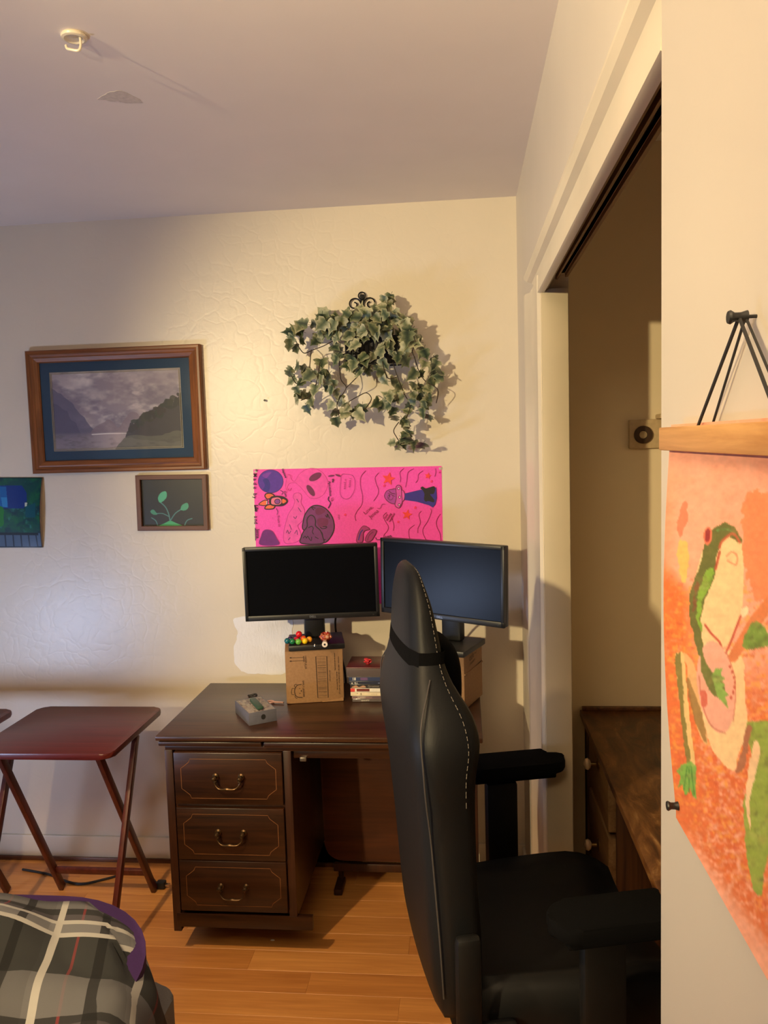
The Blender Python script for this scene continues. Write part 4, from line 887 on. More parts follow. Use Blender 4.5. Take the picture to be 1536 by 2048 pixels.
# dense crown over and in front of the basket
for ring_n, (y0, y1, x0, x1) in ((20, (180, 260, 360, 960)), (46, (270, 410, 300, 1000)), (44, (330, 520, 260, 1010)), (14, (480, 640, 280, 700)), (16, (420, 600, 700, 1000))):
    for k in range(ring_n):
        x = rl.uniform(x0, x1); y_ = rl.uniform(y0, y1)
        if y0 == 180: y_ = 262 + 80 * ((x - 640) / 330) ** 2 + rl.uniform(-25, 35)
        if 440 < x < 570 and 430 < y_ < 570: continue
        if 640 < x < 760 and 430 < y_ < 550: continue
        leaf(ivp(x, y_ - 20, rl.uniform(.07, .19)), 1.08, (x - 640) * .25 + (rl.gauss(0, 60) if y0 == 180 else 180 + rl.gauss(0, 70)) if y0 == 180 else 180 - (x - 640) * .08 + rl.gauss(0, 65))

# =================================================================== BED
bed = thing('bed', 'bed with a purple fitted sheet in the lower left corner', 'bed', (-1.395, .75, 0))
BO = Vector((-1.395, .75, 0))
t = nb(); prism(t, rrect(1.452, 1.86, .06), .22, Matrix.Translation((-.0, .02, .16)), .01); obj('box_base', t, plain('grey_box_base', rgb(120, 116, 112), .9, nz=.2, nscale=300), bed)
for x in (-.6, .6):
    for y_ in (-.75, .80):
        t = nb(); box(t, (x, y_, .081), (.06, .06, .16), .004); obj('leg', t, m_stand, bed)
t = nb(); prism(t, rrect(1.45, 2.02, .30, 10), .165, Matrix.Translation((0, 0, .381)), .045); obj('mattress', t, plain('purple_sheet', rgb(52, 20, 80), .8, nz=.1, nscale=250), bed)
# duvet: draped sheet
m_pl, nt, b = base_mat('plaid_cotton', (.3, .3, .3), .9)
uv = N(nt, 'ShaderNodeAttribute', attribute_name='cloth'); sp = N(nt, 'ShaderNodeSeparateXYZ'); nt.links.new(uv.outputs['Vector'], sp.inputs[0])
def bands(out, period, stops, off=0.):
    m1 = N(nt, 'ShaderNodeMath', operation='MULTIPLY_ADD'); m1.inputs[1].default_value = 1 / period; m1.inputs[2].default_value = off; nt.links.new(out, m1.inputs[0])
    m2 = N(nt, 'ShaderNodeMath', operation='FRACT'); nt.links.new(m1.outputs[0], m2.inputs[0])
    o = ramp(nt, m2.outputs[0], stops); nt.nodes[-1].color_ramp.interpolation = 'CONSTANT'; return o
def cst(o): o.node.color_ramp.interpolation = 'CONSTANT'; return o
g_ = lambda v: (v, v, v * 1.02)
bu = cst(bands(sp.outputs[0], .19, [(0, g_(1.)), (.55, g_(.16)), (.66, g_(.82)), (.93, g_(1.))], .80 / .19))
bv = cst(bands(sp.outputs[1], .34, [(0, g_(.14)), (.06, g_(.75)), (.37, (.16, .175, .17)), (.77, g_(1.)), (.94, (.42, .38, .42))], -1.31 / .34))
lu = cst(bands(sp.outputs[0], .19, [(0, (.34, .335, .32)), (.085, g_(0)), (.30, (.13, .012, .018)), (.33, g_(0))], .80 / .19))
lv = cst(bands(sp.outputs[1], .34, [(0, g_(0)), (.77, (.34, .335, .32)), (.815, g_(0)), (.90, (.34, .335, .32)), (.94, g_(0))], -1.31 / .34))
def mixc(mode, a_, b_):
    n = N(nt, 'ShaderNodeMix', data_type='RGBA', blend_type=mode); n.inputs[0].default_value = 1.
    for k_i, src in ((6, a_), (7, b_)):
        if isinstance(src, tuple): n.inputs[k_i].default_value = (*src, 1)
        else: nt.links.new(src, n.inputs[k_i])
    return n.outputs[2]
nt.links.new(mixc('LIGHTEN', mixc('LIGHTEN', mixc('MULTIPLY', mixc('MULTIPLY', bu, bv), (.135, .136, .142)), lu), lv), b.inputs['Base Color'])
bump(nt, b, noise(nt, coords(nt), 700, 2), .15, .001)
x_left, y_near = -2.0, .10
def edge_x(y_):            # right-hand edge of the mattress, rounded at the far corner
    yc = 1.76 - .34
    base = -.612
    return base if y_ < yc else base - .34 + math.sqrt(max(0, .34 ** 2 - (y_ - yc) ** 2)) - .03 * min(1, (y_ - yc) / .2)
nu, nv = 110, 84; V = []; UVS = []
dv = nb(); lay = dv.verts.layers.float_vector.new('cloth')
def duvet(s, y_):
    ex = edge_x(min(y_, 1.7505)); r = .075; top = .578
    flat = ex - r - x_left
    if s < flat: x, z_ = x_left + s, top
    else:
        k = s - flat; a = min(k / r, PI / 2); x = ex - r + r * math.sin(a) + max(0, k - r * PI / 2) * .22; z_ = top - r * (1 - math.cos(a)) - max(0, k - r * PI / 2)
    n = mnoise.noise(Vector((x * 2.6, y_ * 2.6, 1.3))) * .026 + mnoise.noise(Vector((x * 7 + z_ * 6, y_ * 5.5, 4.))) * .016 + mnoise.noise(Vector((x * 16, y_ * 13 + z_ * 9, 2.))) * .006
    n += .024 * math.sin((x * 8.2 + y_ * 15 + mnoise.noise(Vector((x * 4, y_ * 4, 9))) * 3.0)) * (.55 + .45 * math.sin(y_ * 5))
    e = max(0., (y_ - 1.58) / .12); fall = .016 * min(1., e) ** 2
    z_ += n * (1 - min(1, e) * .6) - fall
    if s <= flat: z_ = max(z_, .571 + .004 * math.sin(x * 31 + y_ * 17)) + .006
    if s > flat: z_ += .006 * max(0, 1 - (s - flat) / .15)
    if s > flat: x += max(n, -.004) * .9 + .010 * math.sin(y_ * 26) * min(1, (s - flat) / .3)
    return Vector((x, y_ - .02 * math.sin(x * 7 + 1), max(z_, .03)))
for j in range(nv + 1):
    y_ = y_near + (1.70 - y_near) * j / nv; ex = edge_x(y_); tot = ex - .075 - x_left + .12 + (.36 if y_ < 1.46 else .36 * max(0, 1 - (y_ - 1.46) / .26))
    rowv = []
    for i in range(nu + 1):
        s = tot * i / nu; p_ = duvet(s, y_); v = dv.verts.new(p_ - BO); v[lay] = Vector((s + x_left + .33 * (y_ - 1.3), y_, 0)); rowv.append(v)
    V.append(rowv)
for j in range(nv):
    for i in range(nu): dv.faces.new((V[j][i], V[j][i + 1], V[j + 1][i + 1], V[j + 1][i]))
o = obj('duvet', dv, m_pl, None, loc=BO, angle=3.0); tag(o, 'rumpled grey and black plaid duvet with white and red lines on the bed', 'duvet')
sm = o.modifiers.new('thick', 'SOLIDIFY'); sm.thickness = .018; sm.offset = -1 

# =================================================================== GAMING CHAIR
CA = R(14)
ch = thing('gaming_chair', 'black high back gaming chair turned towards the closet', 'chair', (.115, 1.681, 0), CA)
m_lea, nt, b = base_mat('black_leatherette', (.008, .0085, .0100), .5, spec=.22)
bump(nt, b, noise(nt, coords(nt), 260, 3), .12, .002)
m_thr = plain('pale_thread', rgb(112, 106, 100), .8); m_plc = plain('black_plastic', (.005, .005, .0055), .5, spec=.3); m_fab = plain('black_mesh_fabric', (.0035, .0035, .004), .95, spec=.06, nz=.3, nscale=500)
# backrest sections: z, half width, rear u, rear bulge, core thickness, wing depth, wing width
SEC = [(.465, .205, -.235, .015, .060, .075, .05), (.52, .222, -.243, .016, .070, .085, .055), (.62, .232, -.248, .020, .075, .090, .06), (.75, .236, -.255, .022, .075, .090, .06), (.88, .246, -.264, .024, .078, .095, .062),
       (.97, .262, -.274, .024, .080, .104, .066), (1.03, .264, -.279, .022, .080, .118, .068), (1.08, .244, -.275, .020, .078, .105, .064), (1.13, .200, -.267, .020, .066, .070, .055), (1.17, .168, -.262, .020, .052, .053, .048),
       (1.22, .150, -.260, .020, .044, .044, .042), (1.27, .136, -.258, .020, .034, .034, .038), (1.31, .114, -.256, .016, .022, .022, .032), (1.335, .084, -.254, .012, .014, .014, .024), (1.346, .046, -.252, .006, .006, .006, .014)]
def section(z_, w, u, bl_, core, wd_, ww):
    out = []
    for k in range(9):                      # rear face, near side to far side
        s = -1 + 2 * k / 8; out.append((u - bl_ * (1 - s * s) ** .5 * .9, s * w * .97, z_))
    out += [(u + wd_ * .30, w, z_), (u + wd_ * .74, w * .995, z_), (u + wd_ * .95, w - ww * .2, z_), (u + wd_, w - ww * .5, z_), (u + wd_ * .9, w - ww * .95, z_), (u + core, w - ww * 1.5, z_)]
    out += [(u + core * 1.02, 0, z_)]
    out += [(a, -b_, c_) for a, b_, c_ in reversed(out[9:15])]
    return out
def catmull_sec(k=3):
    res = []
    P_ = [Vector(s) if len(s) == 3 else s for s in SEC]
    for i in range(len(SEC) - 1):
        A_, B_, C_, D_ = SEC[max(i - 1, 0)], SEC[i], SEC[i + 1], SEC[min(i + 2, len(SEC) - 1)]
        for s in range(k):
            t_ = s / k; res.append(tuple(.5 * ((2 * b_) + (c_ - a_) * t_ + (2 * a_ - 5 * b_ + 4 * c_ - d_) * t_ * t_ + (3 * b_ - a_ - 3 * c_ + d_) * t_ ** 3) for a_, b_, c_, d_ in zip(A_, B_, C_, D_)))
    res.append(SEC[-1]); return res
secs = catmull_sec()
rings_ = [section(*s) for s in secs]
t = nb(); R_ = [[t.verts.new(p_) for p_ in ring] for ring in rings_]; skin(t, R_); t.faces.new(list(reversed(R_[0]))); t.faces.new(R_[-1])
back = obj('backrest', t, m_lea, ch, angle=1.2)
for idx in (20, 10):                          # stitching along both wing edges
    pts = [Vector(r_[idx]) + Vector((.0006, -.0006 if idx == 20 else .0006, 0)) for r_ in rings_[13:-1]]
    t = nb(); full = smooth_curve(pts, 4); 
    acc = 0; 
    for a_, b_ in zip(full[:-1:1], full[1::1]):
        acc += 1
        if acc % 3: tube(t, [a_, a_ + (b_ - a_) * .8], .0008, 4)
    obj('stitching', t, m_thr, back)
# piping where the side panel meets the rear shell
for s in (-1, 1):
    pts = []
    for z_, v_ in ((1.145, .22), (1.12, .10), (1.07, .0), (1.0, .0), (.93, .0), (.85, .0), (.75, .01), (.62, .02), (.52, .03)):
        q = min(secs, key=lambda c_: abs(c_[0] - z_)); pts.append((q[2] - .001 + q[5] * v_ * 1.5, s * (q[1] * .985 + .002), z_))
    t = nb(); tube(t, smooth_curve(pts, 5), .0017, 5); obj('seam', t, plain('seam_grey', (.05, .045, .045), .6), back)
# strap and neck pillow
q = min(secs, key=lambda c_: abs(c_[0] - 1.175)); rg = section(*q); t = nb()
lo = [t.verts.new(((p_[0] + .212) * 1.03 - .212 , p_[1] * 1.015, 1.160)) for p_ in rg]; hi = [t.verts.new(((p_[0] + .212) * 1.03 - .212 + .003, p_[1] * 1.005 - .003 * (1 if p_[1] > 0 else -1), 1.192)) for p_ in rg]
skin(t, [lo, hi]); pil_strap = obj('pillow_strap', t, m_fab, ch)
t = nb(); bmesh.ops.create_icosphere(t, subdivisions=4, radius=1.)
for v in t.verts:
    x, y_, z_ = v.co; f = lambda a_, e: math.copysign(abs(a_) ** e, a_); v.co = (f(x, .75) * .036, f(y_, .6) * .120, f(z_, .7) * .080)
bmesh.ops.translate(t, vec=(-.190, 0, 1.105), verts=t.verts); obj('neck_pillow', t, m_fab, ch)
# seat
t = nb(); prof = []
SX = [(-.215, .20), (-.15, .232), (0., .255), (.14, .262), (.24, .25), (.28, .22)]
rows = []
for u_, w in smooth_curve([(a_, b_, 0) for a_, b_ in SX], 3) and [(p_.x, p_.y) for p_ in smooth_curve([(a_, b_, 0) for a_, b_ in SX], 3)]:
    e = max(0, (u_ - .17) / .11); dz = -.035 * e * e
    rows.append([t.verts.new((u_, v_ * w, z_ + dz * (1 if z_ > .46 else 0))) for v_, z_ in ((-1, .43), (-1.02, .48), (-.98, .525), (-.88, .545), (-.72, .525), (-.5, .505), (0, .50), (.5, .505), (.72, .525), (.88, .545), (.98, .525), (1.02, .48), (1, .43), (0, .425))])
skin(t, rows); t.faces.new(list(reversed(rows[0]))); t.faces.new(rows[-1]); obj('seat', t, plain('seat_leatherette', (.006, .006, .0065), .5, spec=.25), ch, angle=1.2)
t = nb(); box(t, (.02, 0, .405), (.34, .30, .04), .01); box(t, (-.0, 0, .375), (.16, .14, .05), .01); obj('seat_mechanism', t, m_plc, ch)
for s in (-1, 1):
    t = nb(); box(t, (-.20, s * .262, .56), (.05, .03, .22), .012, ); box(t, (-.17, s * .262, .465), (.13, .03, .05), .012); obj('hinge_cover', t, m_plc, ch)
t = nb(); tube(t, [(-.17, -.28, .47), (-.21, -.315, .485), (-.25, -.325, .50)], .011, 8, flat=.6); obj('recline_lever', t, plain('grey_lever', rgb(72, 74, 82), .4), ch)
for s in (-1, 1):
    vx = s * .325
    t = nb(); box(t, (.04, vx, .545), (.085, .034, .315), .010); box(t, (.04, s * .25, .40), (.07, .18, .022), .006); obj('arm_post', t, m_plc, ch)
    t = nb(); prism(t, rrect(.275, .105, .045), .032, Matrix.Translation((.075, vx, .728 - (.03 if s < 0 else 0))), .010); box(t, (.07, vx, .722 - (.03 if s < 0 else 0)), (.22, .08, .016), .005); obj('arm_pad', t, m_fab, ch)
for o_ in list(ch.children):
    for oo in [o_] + list(o_.children):
        oo.data.transform(Matrix.Translation((0, 0, .0722)) @ Matrix.Scale(.955, 4))
t = nb(); lathe(t, [(.028, .10), (.028, .26), (.020, .262), (.020, .42)], 16); obj('gas_column', t, m_plc, ch)
for k in range(5):
    a = R(20 + 72 * k); c_, s_ = math.cos(a), math.sin(a)
    t = nb(); tube(t, [(.02 * c_, .02 * s_, .125), (.16 * c_, .16 * s_, .105), (.31 * c_, .31 * s_, .075)], [.032, .027, .02], 8, flat=.8); lg = obj('star_leg', t, m_plc, ch)
    t = nb(); 
    for w_ in (-.014, .014): lathe(t, [(.027, -.009), (.03, -.005), (.03, .005), (.027, .009)], 14, Matrix.Translation((.30 * c_ - s_ * w_, .30 * s_ + c_ * w_, .0305)) @ Matrix.Rotation(a, 4, 'Z') @ Matrix.Rotation(R(90), 4, 'X'))
    box(t, (.30 * c_, .30 * s_, .055), (.02, .02, .04), .003); obj('caster', t, m_plc, lg)

# =================================================================== OLD DESK IN THE CLOSET
m_old = wood('worn_wood', rgb(52, 28, 12), rgb(108, 68, 34), .45, 1, .9, ring=2.5); m_oldv = wood('worn_wood_upright', rgb(50, 30, 16), rgb(96, 64, 36), .55, 2, 1.)
m_wt, nt, b = base_mat('scuffed_top', (.2, .1, .05), .38)
vv = coords(nt, (5, 1.6, 5)); c = ramp(nt, noise(nt, vv, 3.5, 7, .65, 1.6), [(.34, rgb(38, 21, 10)), (.5, rgb(80, 48, 22)), (.6, rgb(104, 68, 34)), (.7, rgb(140, 106, 66))]); nt.links.new(c, b.inputs['Base Color']); bump(nt, b, noise(nt, vv, 8, 6, .7, 1.), .25, .004)
vo = thing('old_vanity_desk', 'old scuffed brown wooden desk with drawers standing inside the closet', 'desk', (.62, 2.0, 0)); VX, VY = .62, 2.0
def vbox(name, lo, hi, mat, bev=.003, par=None):
    c_ = [(a_ + b_) / 2 for a_, b_ in zip(lo, hi)]; return obj(name, box(nb(), (c_[0] - VX, c_[1] - VY, c_[2]), [b_ - a_ for a_, b_ in zip(lo, hi)], bev), mat, par or vo)
vbox('desk_top', (.338, 1.30, .748), (.96, 2.462, .770), m_wt, .004)
vbox('back_strip', (.345, 2.447, .770), (.955, 2.462, .781), m_old, .002)
t = nb()
for lo, hi in (((.352, 2.425, 0), (.95, 2.455, .748)), ((.375, 2.06, .12), (.93, 2.075, .748)), ((.90, 2.06, .12), (.93, 2.43, .748)), ((.36, 2.06, .10), (.93, 2.43, .12)), ((.352, 2.412, 0), (.392, 2.455, .748)), ((.375, 1.32, .70), (.93, 2.06, .748))): 
    c_ = [(a_ + b_) / 2 for a_, b_ in zip(lo, hi)]; box(t, (c_[0] - VX, c_[1] - VY, c_[2]), [b_ - a_ for a_, b_ in zip(lo, hi)], .002)
obj('carcass', t, m_oldv, vo)
for x in (.40, .90):
    for y_ in (1.345, 2.09): 
        vbox('leg', (x - .02, y_ - .02, 0), (x + .02, y_ + .02, .70 if y_ < 2 else .11), m_oldv, .003)
m_pull = plain('porcelain_pull', rgb(226, 196, 160), .2); m_bp = plain('brass_plate', rgb(130, 104, 60), .35, .9)
m_df = wood('drawer_front_pale', rgb(112, 82, 52), rgb(150, 118, 80), .5, 1, 1.2)
for z0, z1 in ((.565, .738), (.36, .55), (.13, .345)):
    dw = vbox('drawer', (.357, 2.085, z0), (.86, 2.408, z1), m_df, .004); zc = (z0 + z1) / 2
    zc = zc if z0 < .5 else .690
    t = nb(); Mx = Matrix.Translation((.357 - VX, 2.235 - VY, zc)) @ Matrix.Rotation(R(-90), 4, 'Y')
    lathe(t, [(.020, -.001), (.020, .002), (.014, .004), (.006, .006), (.005, .022)], 14, Mx); kb = obj('knob_plate', t, m_bp, dw)
    t = nb(); lathe(t, [(.005, .020), (.012, .023), (.0165, .029), (.014, .036), (.004, .040)], 14, Mx); obj('knob', t, m_pull, kb)
# closet pole bracket
cb = thing('pole_bracket', 'painted closet pole bracket with a dark round socket on the closet wall', 'bracket', (.535, 2.47, 1.604))
m_cb = plain('bracket_paint', rgb(188, 164, 126), .5)
t = nb(); box(t, (.02, -.009, .0), (.135, .018, .085), .003); obj('bracket_board', t, m_cb, cb)
t = nb(); lathe(t, [(.026, 0), (.026, .008), (.0235, .010), (.012, .010), (.0115, .004)], 24, Matrix.Translation((-.009, -.018, -.002)) @ Matrix.Rotation(R(90), 4, 'X')); obj('socket_ring', t, plain('socket_brown', rgb(58, 34, 14), .6), cb)
t = nb(); lathe(t, [(.011, 0), (.011, .006), (.002, .007)], 16, Matrix.Translation((-.009, -.018, -.002)) @ Matrix.Rotation(R(90), 4, 'X')); obj('socket_center', t, m_cb, cb)
t = nb(); box(t, (.075, -.03, .050), (.09, .06, .014), .004); obj('shelf_cleat', t, plain('cleat_pale', rgb(206, 180, 140), .5), cb)

# =================================================================== FROG WALL HANGING
WX = .190
fp = thing('frog_wall_hanging', 'pink and orange frog print hanging from a wooden slat on the right wall', 'wall hanging', (WX, .553, 1.60)); FO = Vector((WX, .553, 1.60))
m_slat = wood('bamboo_slat', rgb(176, 120, 62), rgb(212, 160, 98), .45, 1, 2.)
t = nb(); box(t, (-.0165, 0, -.001), (.009, .345, .0195), .0012); obj('slat', t, m_slat, fp)
t = nb(); box(t, (-.0045, 0, -.001), (.007, .345, .0195), .0012); obj('slat', t, m_slat, fp)
P = Paint(1320, 1800, 850, 2020, 250, 560)
zy = P.y; P.c[:] = np.array((244, 172, 144)) / 255.
n1 = P.vn(30, 26, 3, 5); n2 = P.vn(9, 7, 8, 4)
P.blend(np.clip((n1 - .45) * 4, 0, 1) * .35, (236, 150, 118)); P.blend(np.clip((1375 - P.x) / 45, 0, 1) * np.clip((P.y - 900) / 120, 0, 1) * .6, (236, 132, 82))
P.blend(np.clip((P.y - 1105 - (P.x - 1330) * .9) / 40, 0, 1) * np.clip((1700 - P.y) / 80, 0, 1) * np.clip((1440 - P.x) / 60, 0, 1) * np.clip(n2 * 2.2, 0, 1), (228, 116, 52))
P.blend(np.clip((P.y - 1300) / 120, 0, 1) * np.clip((1690 - P.y + (P.x - 1360) * 1.35) / 50, 0, 1) * np.clip((n2 - .25) * 3, 0, 1), (226, 112, 58))
P.blend(.7 * np.clip((P.vn(11, 8, 13, 4) - .54) * 5, 0, 1) * np.clip((P.y - 1120) / 60, 0, 1) * np.clip((1650 - P.y + (P.x - 1360) * 1.3) / 60, 0, 1), (246, 166, 70))
P.blend(.5 * np.clip((P.vn(10, 8, 17, 4) - .62) * 6, 0, 1) * np.clip((P.y - 1120) / 60, 0, 1) * np.clip((1650 - P.y + (P.x - 1360) * 1.3) / 60, 0, 1), (206, 78, 44))
P.poly([(1500, 1000), (1530, 980), (1600, 1000), (1620, 1160), (1540, 1200), (1505, 1120)], (238, 140, 92), wob=20)
F = lambda pts: [(1300 + x * .4297, 820 + y_ * .4297) for x, y_ in pts]
P.poly(F([(165, 620), (185, 610), (210, 625), (215, 700), (205, 790), (180, 780), (165, 700)]), (250, 190, 104), wob=8); P.poly(F([(175, 440), (195, 430), (205, 500), (190, 560), (170, 600), (160, 540)]), (222, 120, 84), wob=10, a=.8)
# far leg
P.poly(F([(155, 1140), (175, 1128), (215, 1140), (250, 1200), (270, 1330), (295, 1500), (290, 1560), (250, 1490), (215, 1280), (205, 1180)]), (230, 178, 120)); P.poly(F([(205, 1250), (225, 1270), (275, 1420), (292, 1550), (250, 1480), (220, 1380)]), (150, 116, 60), a=.8, wob=6)
P.poly(F([(152, 1160), (170, 1130), (195, 1140), (205, 1300), (215, 1500), (225, 1680), (190, 1680), (170, 1400)]), (236, 196, 130)); P.poly(F([(152, 1160), (168, 1132), (182, 1150), (186, 1400), (200, 1640), (180, 1660), (166, 1400)]), (126, 116, 52), a=.9, wob=5)
P.poly(F([(150, 1650), (205, 1640), (228, 1660), (212, 1810), (195, 1800), (180, 1750), (165, 1790), (150, 1790), (148, 1740), (120, 1760), (140, 1700), (118, 1680)]), (128, 178, 76), False, wob=5)
for q in ([(180, 1660), (150, 1770)], [(190, 1660), (178, 1780)], [(200, 1660), (205, 1790)]): P.line(F(q), 3, (82, 138, 56), .8)
# body: pale belly then green back
P.poly(F([(285, 640), (320, 560), (380, 540), (440, 570), (470, 650), (480, 800), (470, 950), (420, 1080), (380, 1110), (480, 1150), (490, 1300), (500, 1480), (450, 1600), (420, 1680), (330, 1600), (290, 1480), (260, 1300), (270, 1100), (240, 950), (250, 780)]), (244, 206, 154), wob=4)
P.poly(F([(275, 700), (290, 620), (330, 550), (385, 528), (430, 545), (465, 610), (450, 620), (410, 590), (370, 620), (345, 700), (340, 780), (300, 880), (280, 980), (290, 1100), (330, 1220), (380, 1260), (400, 1380), (340, 1330), (290, 1230), (250, 1080), (226, 960), (224, 860), (250, 780)]), (104, 106, 48), wob=6)
P.poly(F([(300, 760), (335, 740), (330, 800), (290, 880), (278, 960), (285, 1040), (262, 980), (262, 880)]), (134, 176, 58), wob=10); P.line(F([(345, 560), (400, 555), (450, 600)]), 3.2, (104, 156, 80)); P.line(F([(360, 640), (372, 610), (420, 575), (455, 615)]), 5, (188, 92, 56)); P.line(F([(345, 740), (362, 660)]), 5, (178, 80, 50))
P.poly(F([(235, 930), (260, 900), (250, 860), (275, 830), (255, 800)]), (140, 66, 44), a=.6, wob=10)
P.poly(F(ell(303, 585, 20, 42)), (226, 116, 84)); P.poly(F(ell(302, 583, 13, 32)), (150, 46, 44))
P.line(F([(395, 680), (420, 660), (445, 680), (440, 720), (400, 700)]), 3.5, (226, 150, 110)); P.poly(F([(470, 930), (500, 915), (505, 945), (480, 965)]), (244, 220, 180))
# round instrument with a neck
P.poly(F([(390, 1180), (420, 1130), (520, 960), (600, 860), (640, 900), (560, 1010), (450, 1170)]), (222, 128, 76), False); P.line(F([(300, 1000), (330, 1040), (370, 1080), (400, 1130), (470, 960)]), 4, (190, 74, 54))
P.poly(F(ell(350, 1290, 92, 215, rot=-.10)), (240, 172, 150)); P.line(F([(268, 1240), (280, 1370), (320, 1470), (390, 1505)]), 2.2, (206, 120, 96)); P.line(F([(400, 1120), (440, 1230), (445, 1340), (430, 1450)]), 2.2, (214, 130, 104))
for k in range(7): P.poly(F(ell(420 + 24 * math.sin(k * .5), 1195 + k * 24, 6, 9)), (196, 86, 64))
P.poly(F([(270, 1310), (300, 1310), (302, 1375), (275, 1380)]), (210, 104, 84), wob=6)
# arm and hand across the instrument
P.poly(F([(272, 1090), (300, 1160), (335, 1230), (390, 1270), (380, 1330), (330, 1320), (285, 1230)]), (112, 116, 54), wob=5)
P.poly(F([(330, 1240), (350, 1205), (385, 1205), (375, 1230), (395, 1250), (372, 1265), (400, 1280), (380, 1290), (412, 1330), (395, 1335), (405, 1385), (385, 1370), (350, 1320)]), (140, 176, 82), False, wob=4)
# near leg on the right
P.poly(F([(490, 1470), (560, 1450), (700, 1500), (700, 1900), (560, 2100), (520, 2250), (470, 2200), (456, 1950), (470, 1800), (520, 1650)]), (150, 170, 70), wob=8); P.poly(F([(495, 1475), (525, 1480), (500, 1560), (480, 1660), (430, 1690), (470, 1580)]), (172, 110, 78), wob=6); P.poly(F([(530, 1550), (560, 1600), (500, 1800), (490, 1960), (475, 1800)]), (244, 206, 160), wob=5)
P.poly(F([(480, 1100), (520, 1000), (560, 990), (620, 1080), (560, 1110)]), (120, 150, 62), wob=6)
P.blend(np.clip((P.vn(5, 5, 31, 3) - .5) * 2, 0, 1) * .10, (255, 220, 190))
P.blend(np.clip((P.vn(14, 11, 51, 4) - .52) * 3, 0, 1) * np.clip((P.c[..., 1] - P.c[..., 0]) * 12, 0, 1) * .6, (92, 92, 44)); P.blend(np.clip((P.vn(10, 8, 52, 4) - .56) * 4, 0, 1) * np.clip((P.c[..., 1] - P.c[..., 0]) * 12, 0, 1) * .5, (176, 196, 110))
P.blend(np.clip((P.vn(26, 20, 53, 4) - .5) * 2.4, 0, 1) * .22, (226, 160, 120))
hb = .93 + .12 * P.vn(9, 7, 40, 3); P.c *= hb[..., None]
ytop, zb_ = .755, None
def frogsurf(a, b):
    q = at(a, b, X=.186); y_ = .568 + (q.y - .568); z_ = q.z
    return q
# paper is a true rectangle in the wall plane; colours are looked up by where the print sits
ZB = at(1356, 1640, X=.186).z; ys = np.linspace(.730, .376, 250); zs = np.linspace(1.611, ZB, 340)
G = Paint(0, 1, 0, 1, 250, 340); YY, ZZ = np.meshgrid(ys, zs)
dX = np.full_like(YY, .181); d = np.stack([dX, YY, ZZ - CAM.z], -1)
ww_ = d @ np.array(AX_W); pxs = 768 + F_PX * (d @ np.array(AX_R)) / ww_; pys = 1024 - F_PX * (d @ np.array(AX_U)) / ww_
ii = np.clip(((pxs - 1320) / 480 * 249), 0, 248.999); jj = np.clip(((pys - 850) / 1170 * 559), 0, 558.999)
i0 = ii.astype(int); j0 = jj.astype(int); fi = (ii - i0)[..., None]; fj = (jj - j0)[..., None]
G.c = (P.c[j0, i0] * (1 - fi) + P.c[j0, i0 + 1] * fi) * (1 - fj) + (P.c[j0 + 1, i0] * (1 - fi) + P.c[j0 + 1, i0 + 1] * fi) * fj
def frog_at(a, b):
    y_ = .730 + (.376 - .730) * a; z_ = 1.611 + (ZB - 1.611) * b
    x = WX - .0095 - .0085 * math.sin(PI * min(1, b * 1.02)) * (1 if b > .06 else b / .06) + .005 * b
    return Vector((x, y_, z_)) - FO
objm('paper_print', G.mesh('paper_print', frog_at), attr_mat('matte_art_paper', .75, .1, 500), fp)
nailp = (at(1475, 634, X=WX - .012)); npos = Vector((WX, nailp.y, nailp.z))
t = nb()
for dy in (-.075, .082): tube(t, [npos - FO + Vector((-.011, 0, 0)), Vector((-.013, dy, .009))], .0013, 6)
for dy in (-.070, .074): tube(t, [npos - FO + Vector((-.007, 0, 0)), Vector((-.005, dy, .009))], .0010, 6)
obj('hanging_cord', t, plain('black_cord', (.02, .018, .018), .7), fp)
pn = nb(); lathe(pn, [(.0012, -.0), (.0012, .006), (.0042, .006), (.003, .010), (.0030, .014), (.0046, .0165), (.004, .018)], 14, Matrix.Translation(npos) @ Matrix.Rotation(R(-90), 4, 'Y'))
tag(obj('push_pin', pn, m_stand), 'black push pin holding the cord of the frog print', 'pin', 'black push pins on the right wall')
q2 = at(1356, 1612, X=WX - .006); pn = nb(); lathe(pn, [(.0012, -.0), (.0012, .006), (.0040, .006), (.003, .009), (.0030, .012), (.0044, .0145), (.0038, .0158)], 14, Matrix.Translation((WX, q2.y, q2.z)) @ Matrix.Rotation(R(-90), 4, 'Y'))
tag(obj('push_pin', pn, m_stand), 'black push pin at the lower left corner of the frog print', 'pin', 'black push pins on the right wall')

# =================================================================== FLOOR LAMP (gives the warm light, stands left of the camera)
fl = thing('floor_lamp', 'tall floor lamp with a cone shade left of the camera', 'lamp', (LAMP.x - .16, LAMP.y - .16, 0))
m_lampm = plain('lamp_metal', (.05, .05, .05), .4, .6)
t = nb(); lathe(t, [(.14, 0), (.14, .015), (.03, .03), (.014, .04)], 28); obj('base', t, m_lampm, fl)
t = nb(); tube(t, [(0, 0, .03), (0, 0, LAMP.z - .04)], .012, 10); obj('pole', t, m_lampm, fl)
dl = lamp_dir(); Mq = dl.to_track_quat('Z', 'Y').to_matrix().to_4x4()
t = nb(); tt = nb(); rgs = [[tt.verts.new((r_ * math.cos(2 * PI * j / 28), r_ * math.sin(2 * PI * j / 28), z_)) for j in range(28)] for r_, z_ in ((.035, -.09), (.06, -.075), (.10, -.03), (.103, -.031), (.062, -.078), (.035, -.095))]; skin(tt, rgs, True); merge(t, tt, Mq); bmesh.ops.translate(t, vec=(.16, .16, LAMP.z), verts=t.verts); obj('shade', t, plain('lamp_shade_metal', (.4, .38, .34), .5), fl)
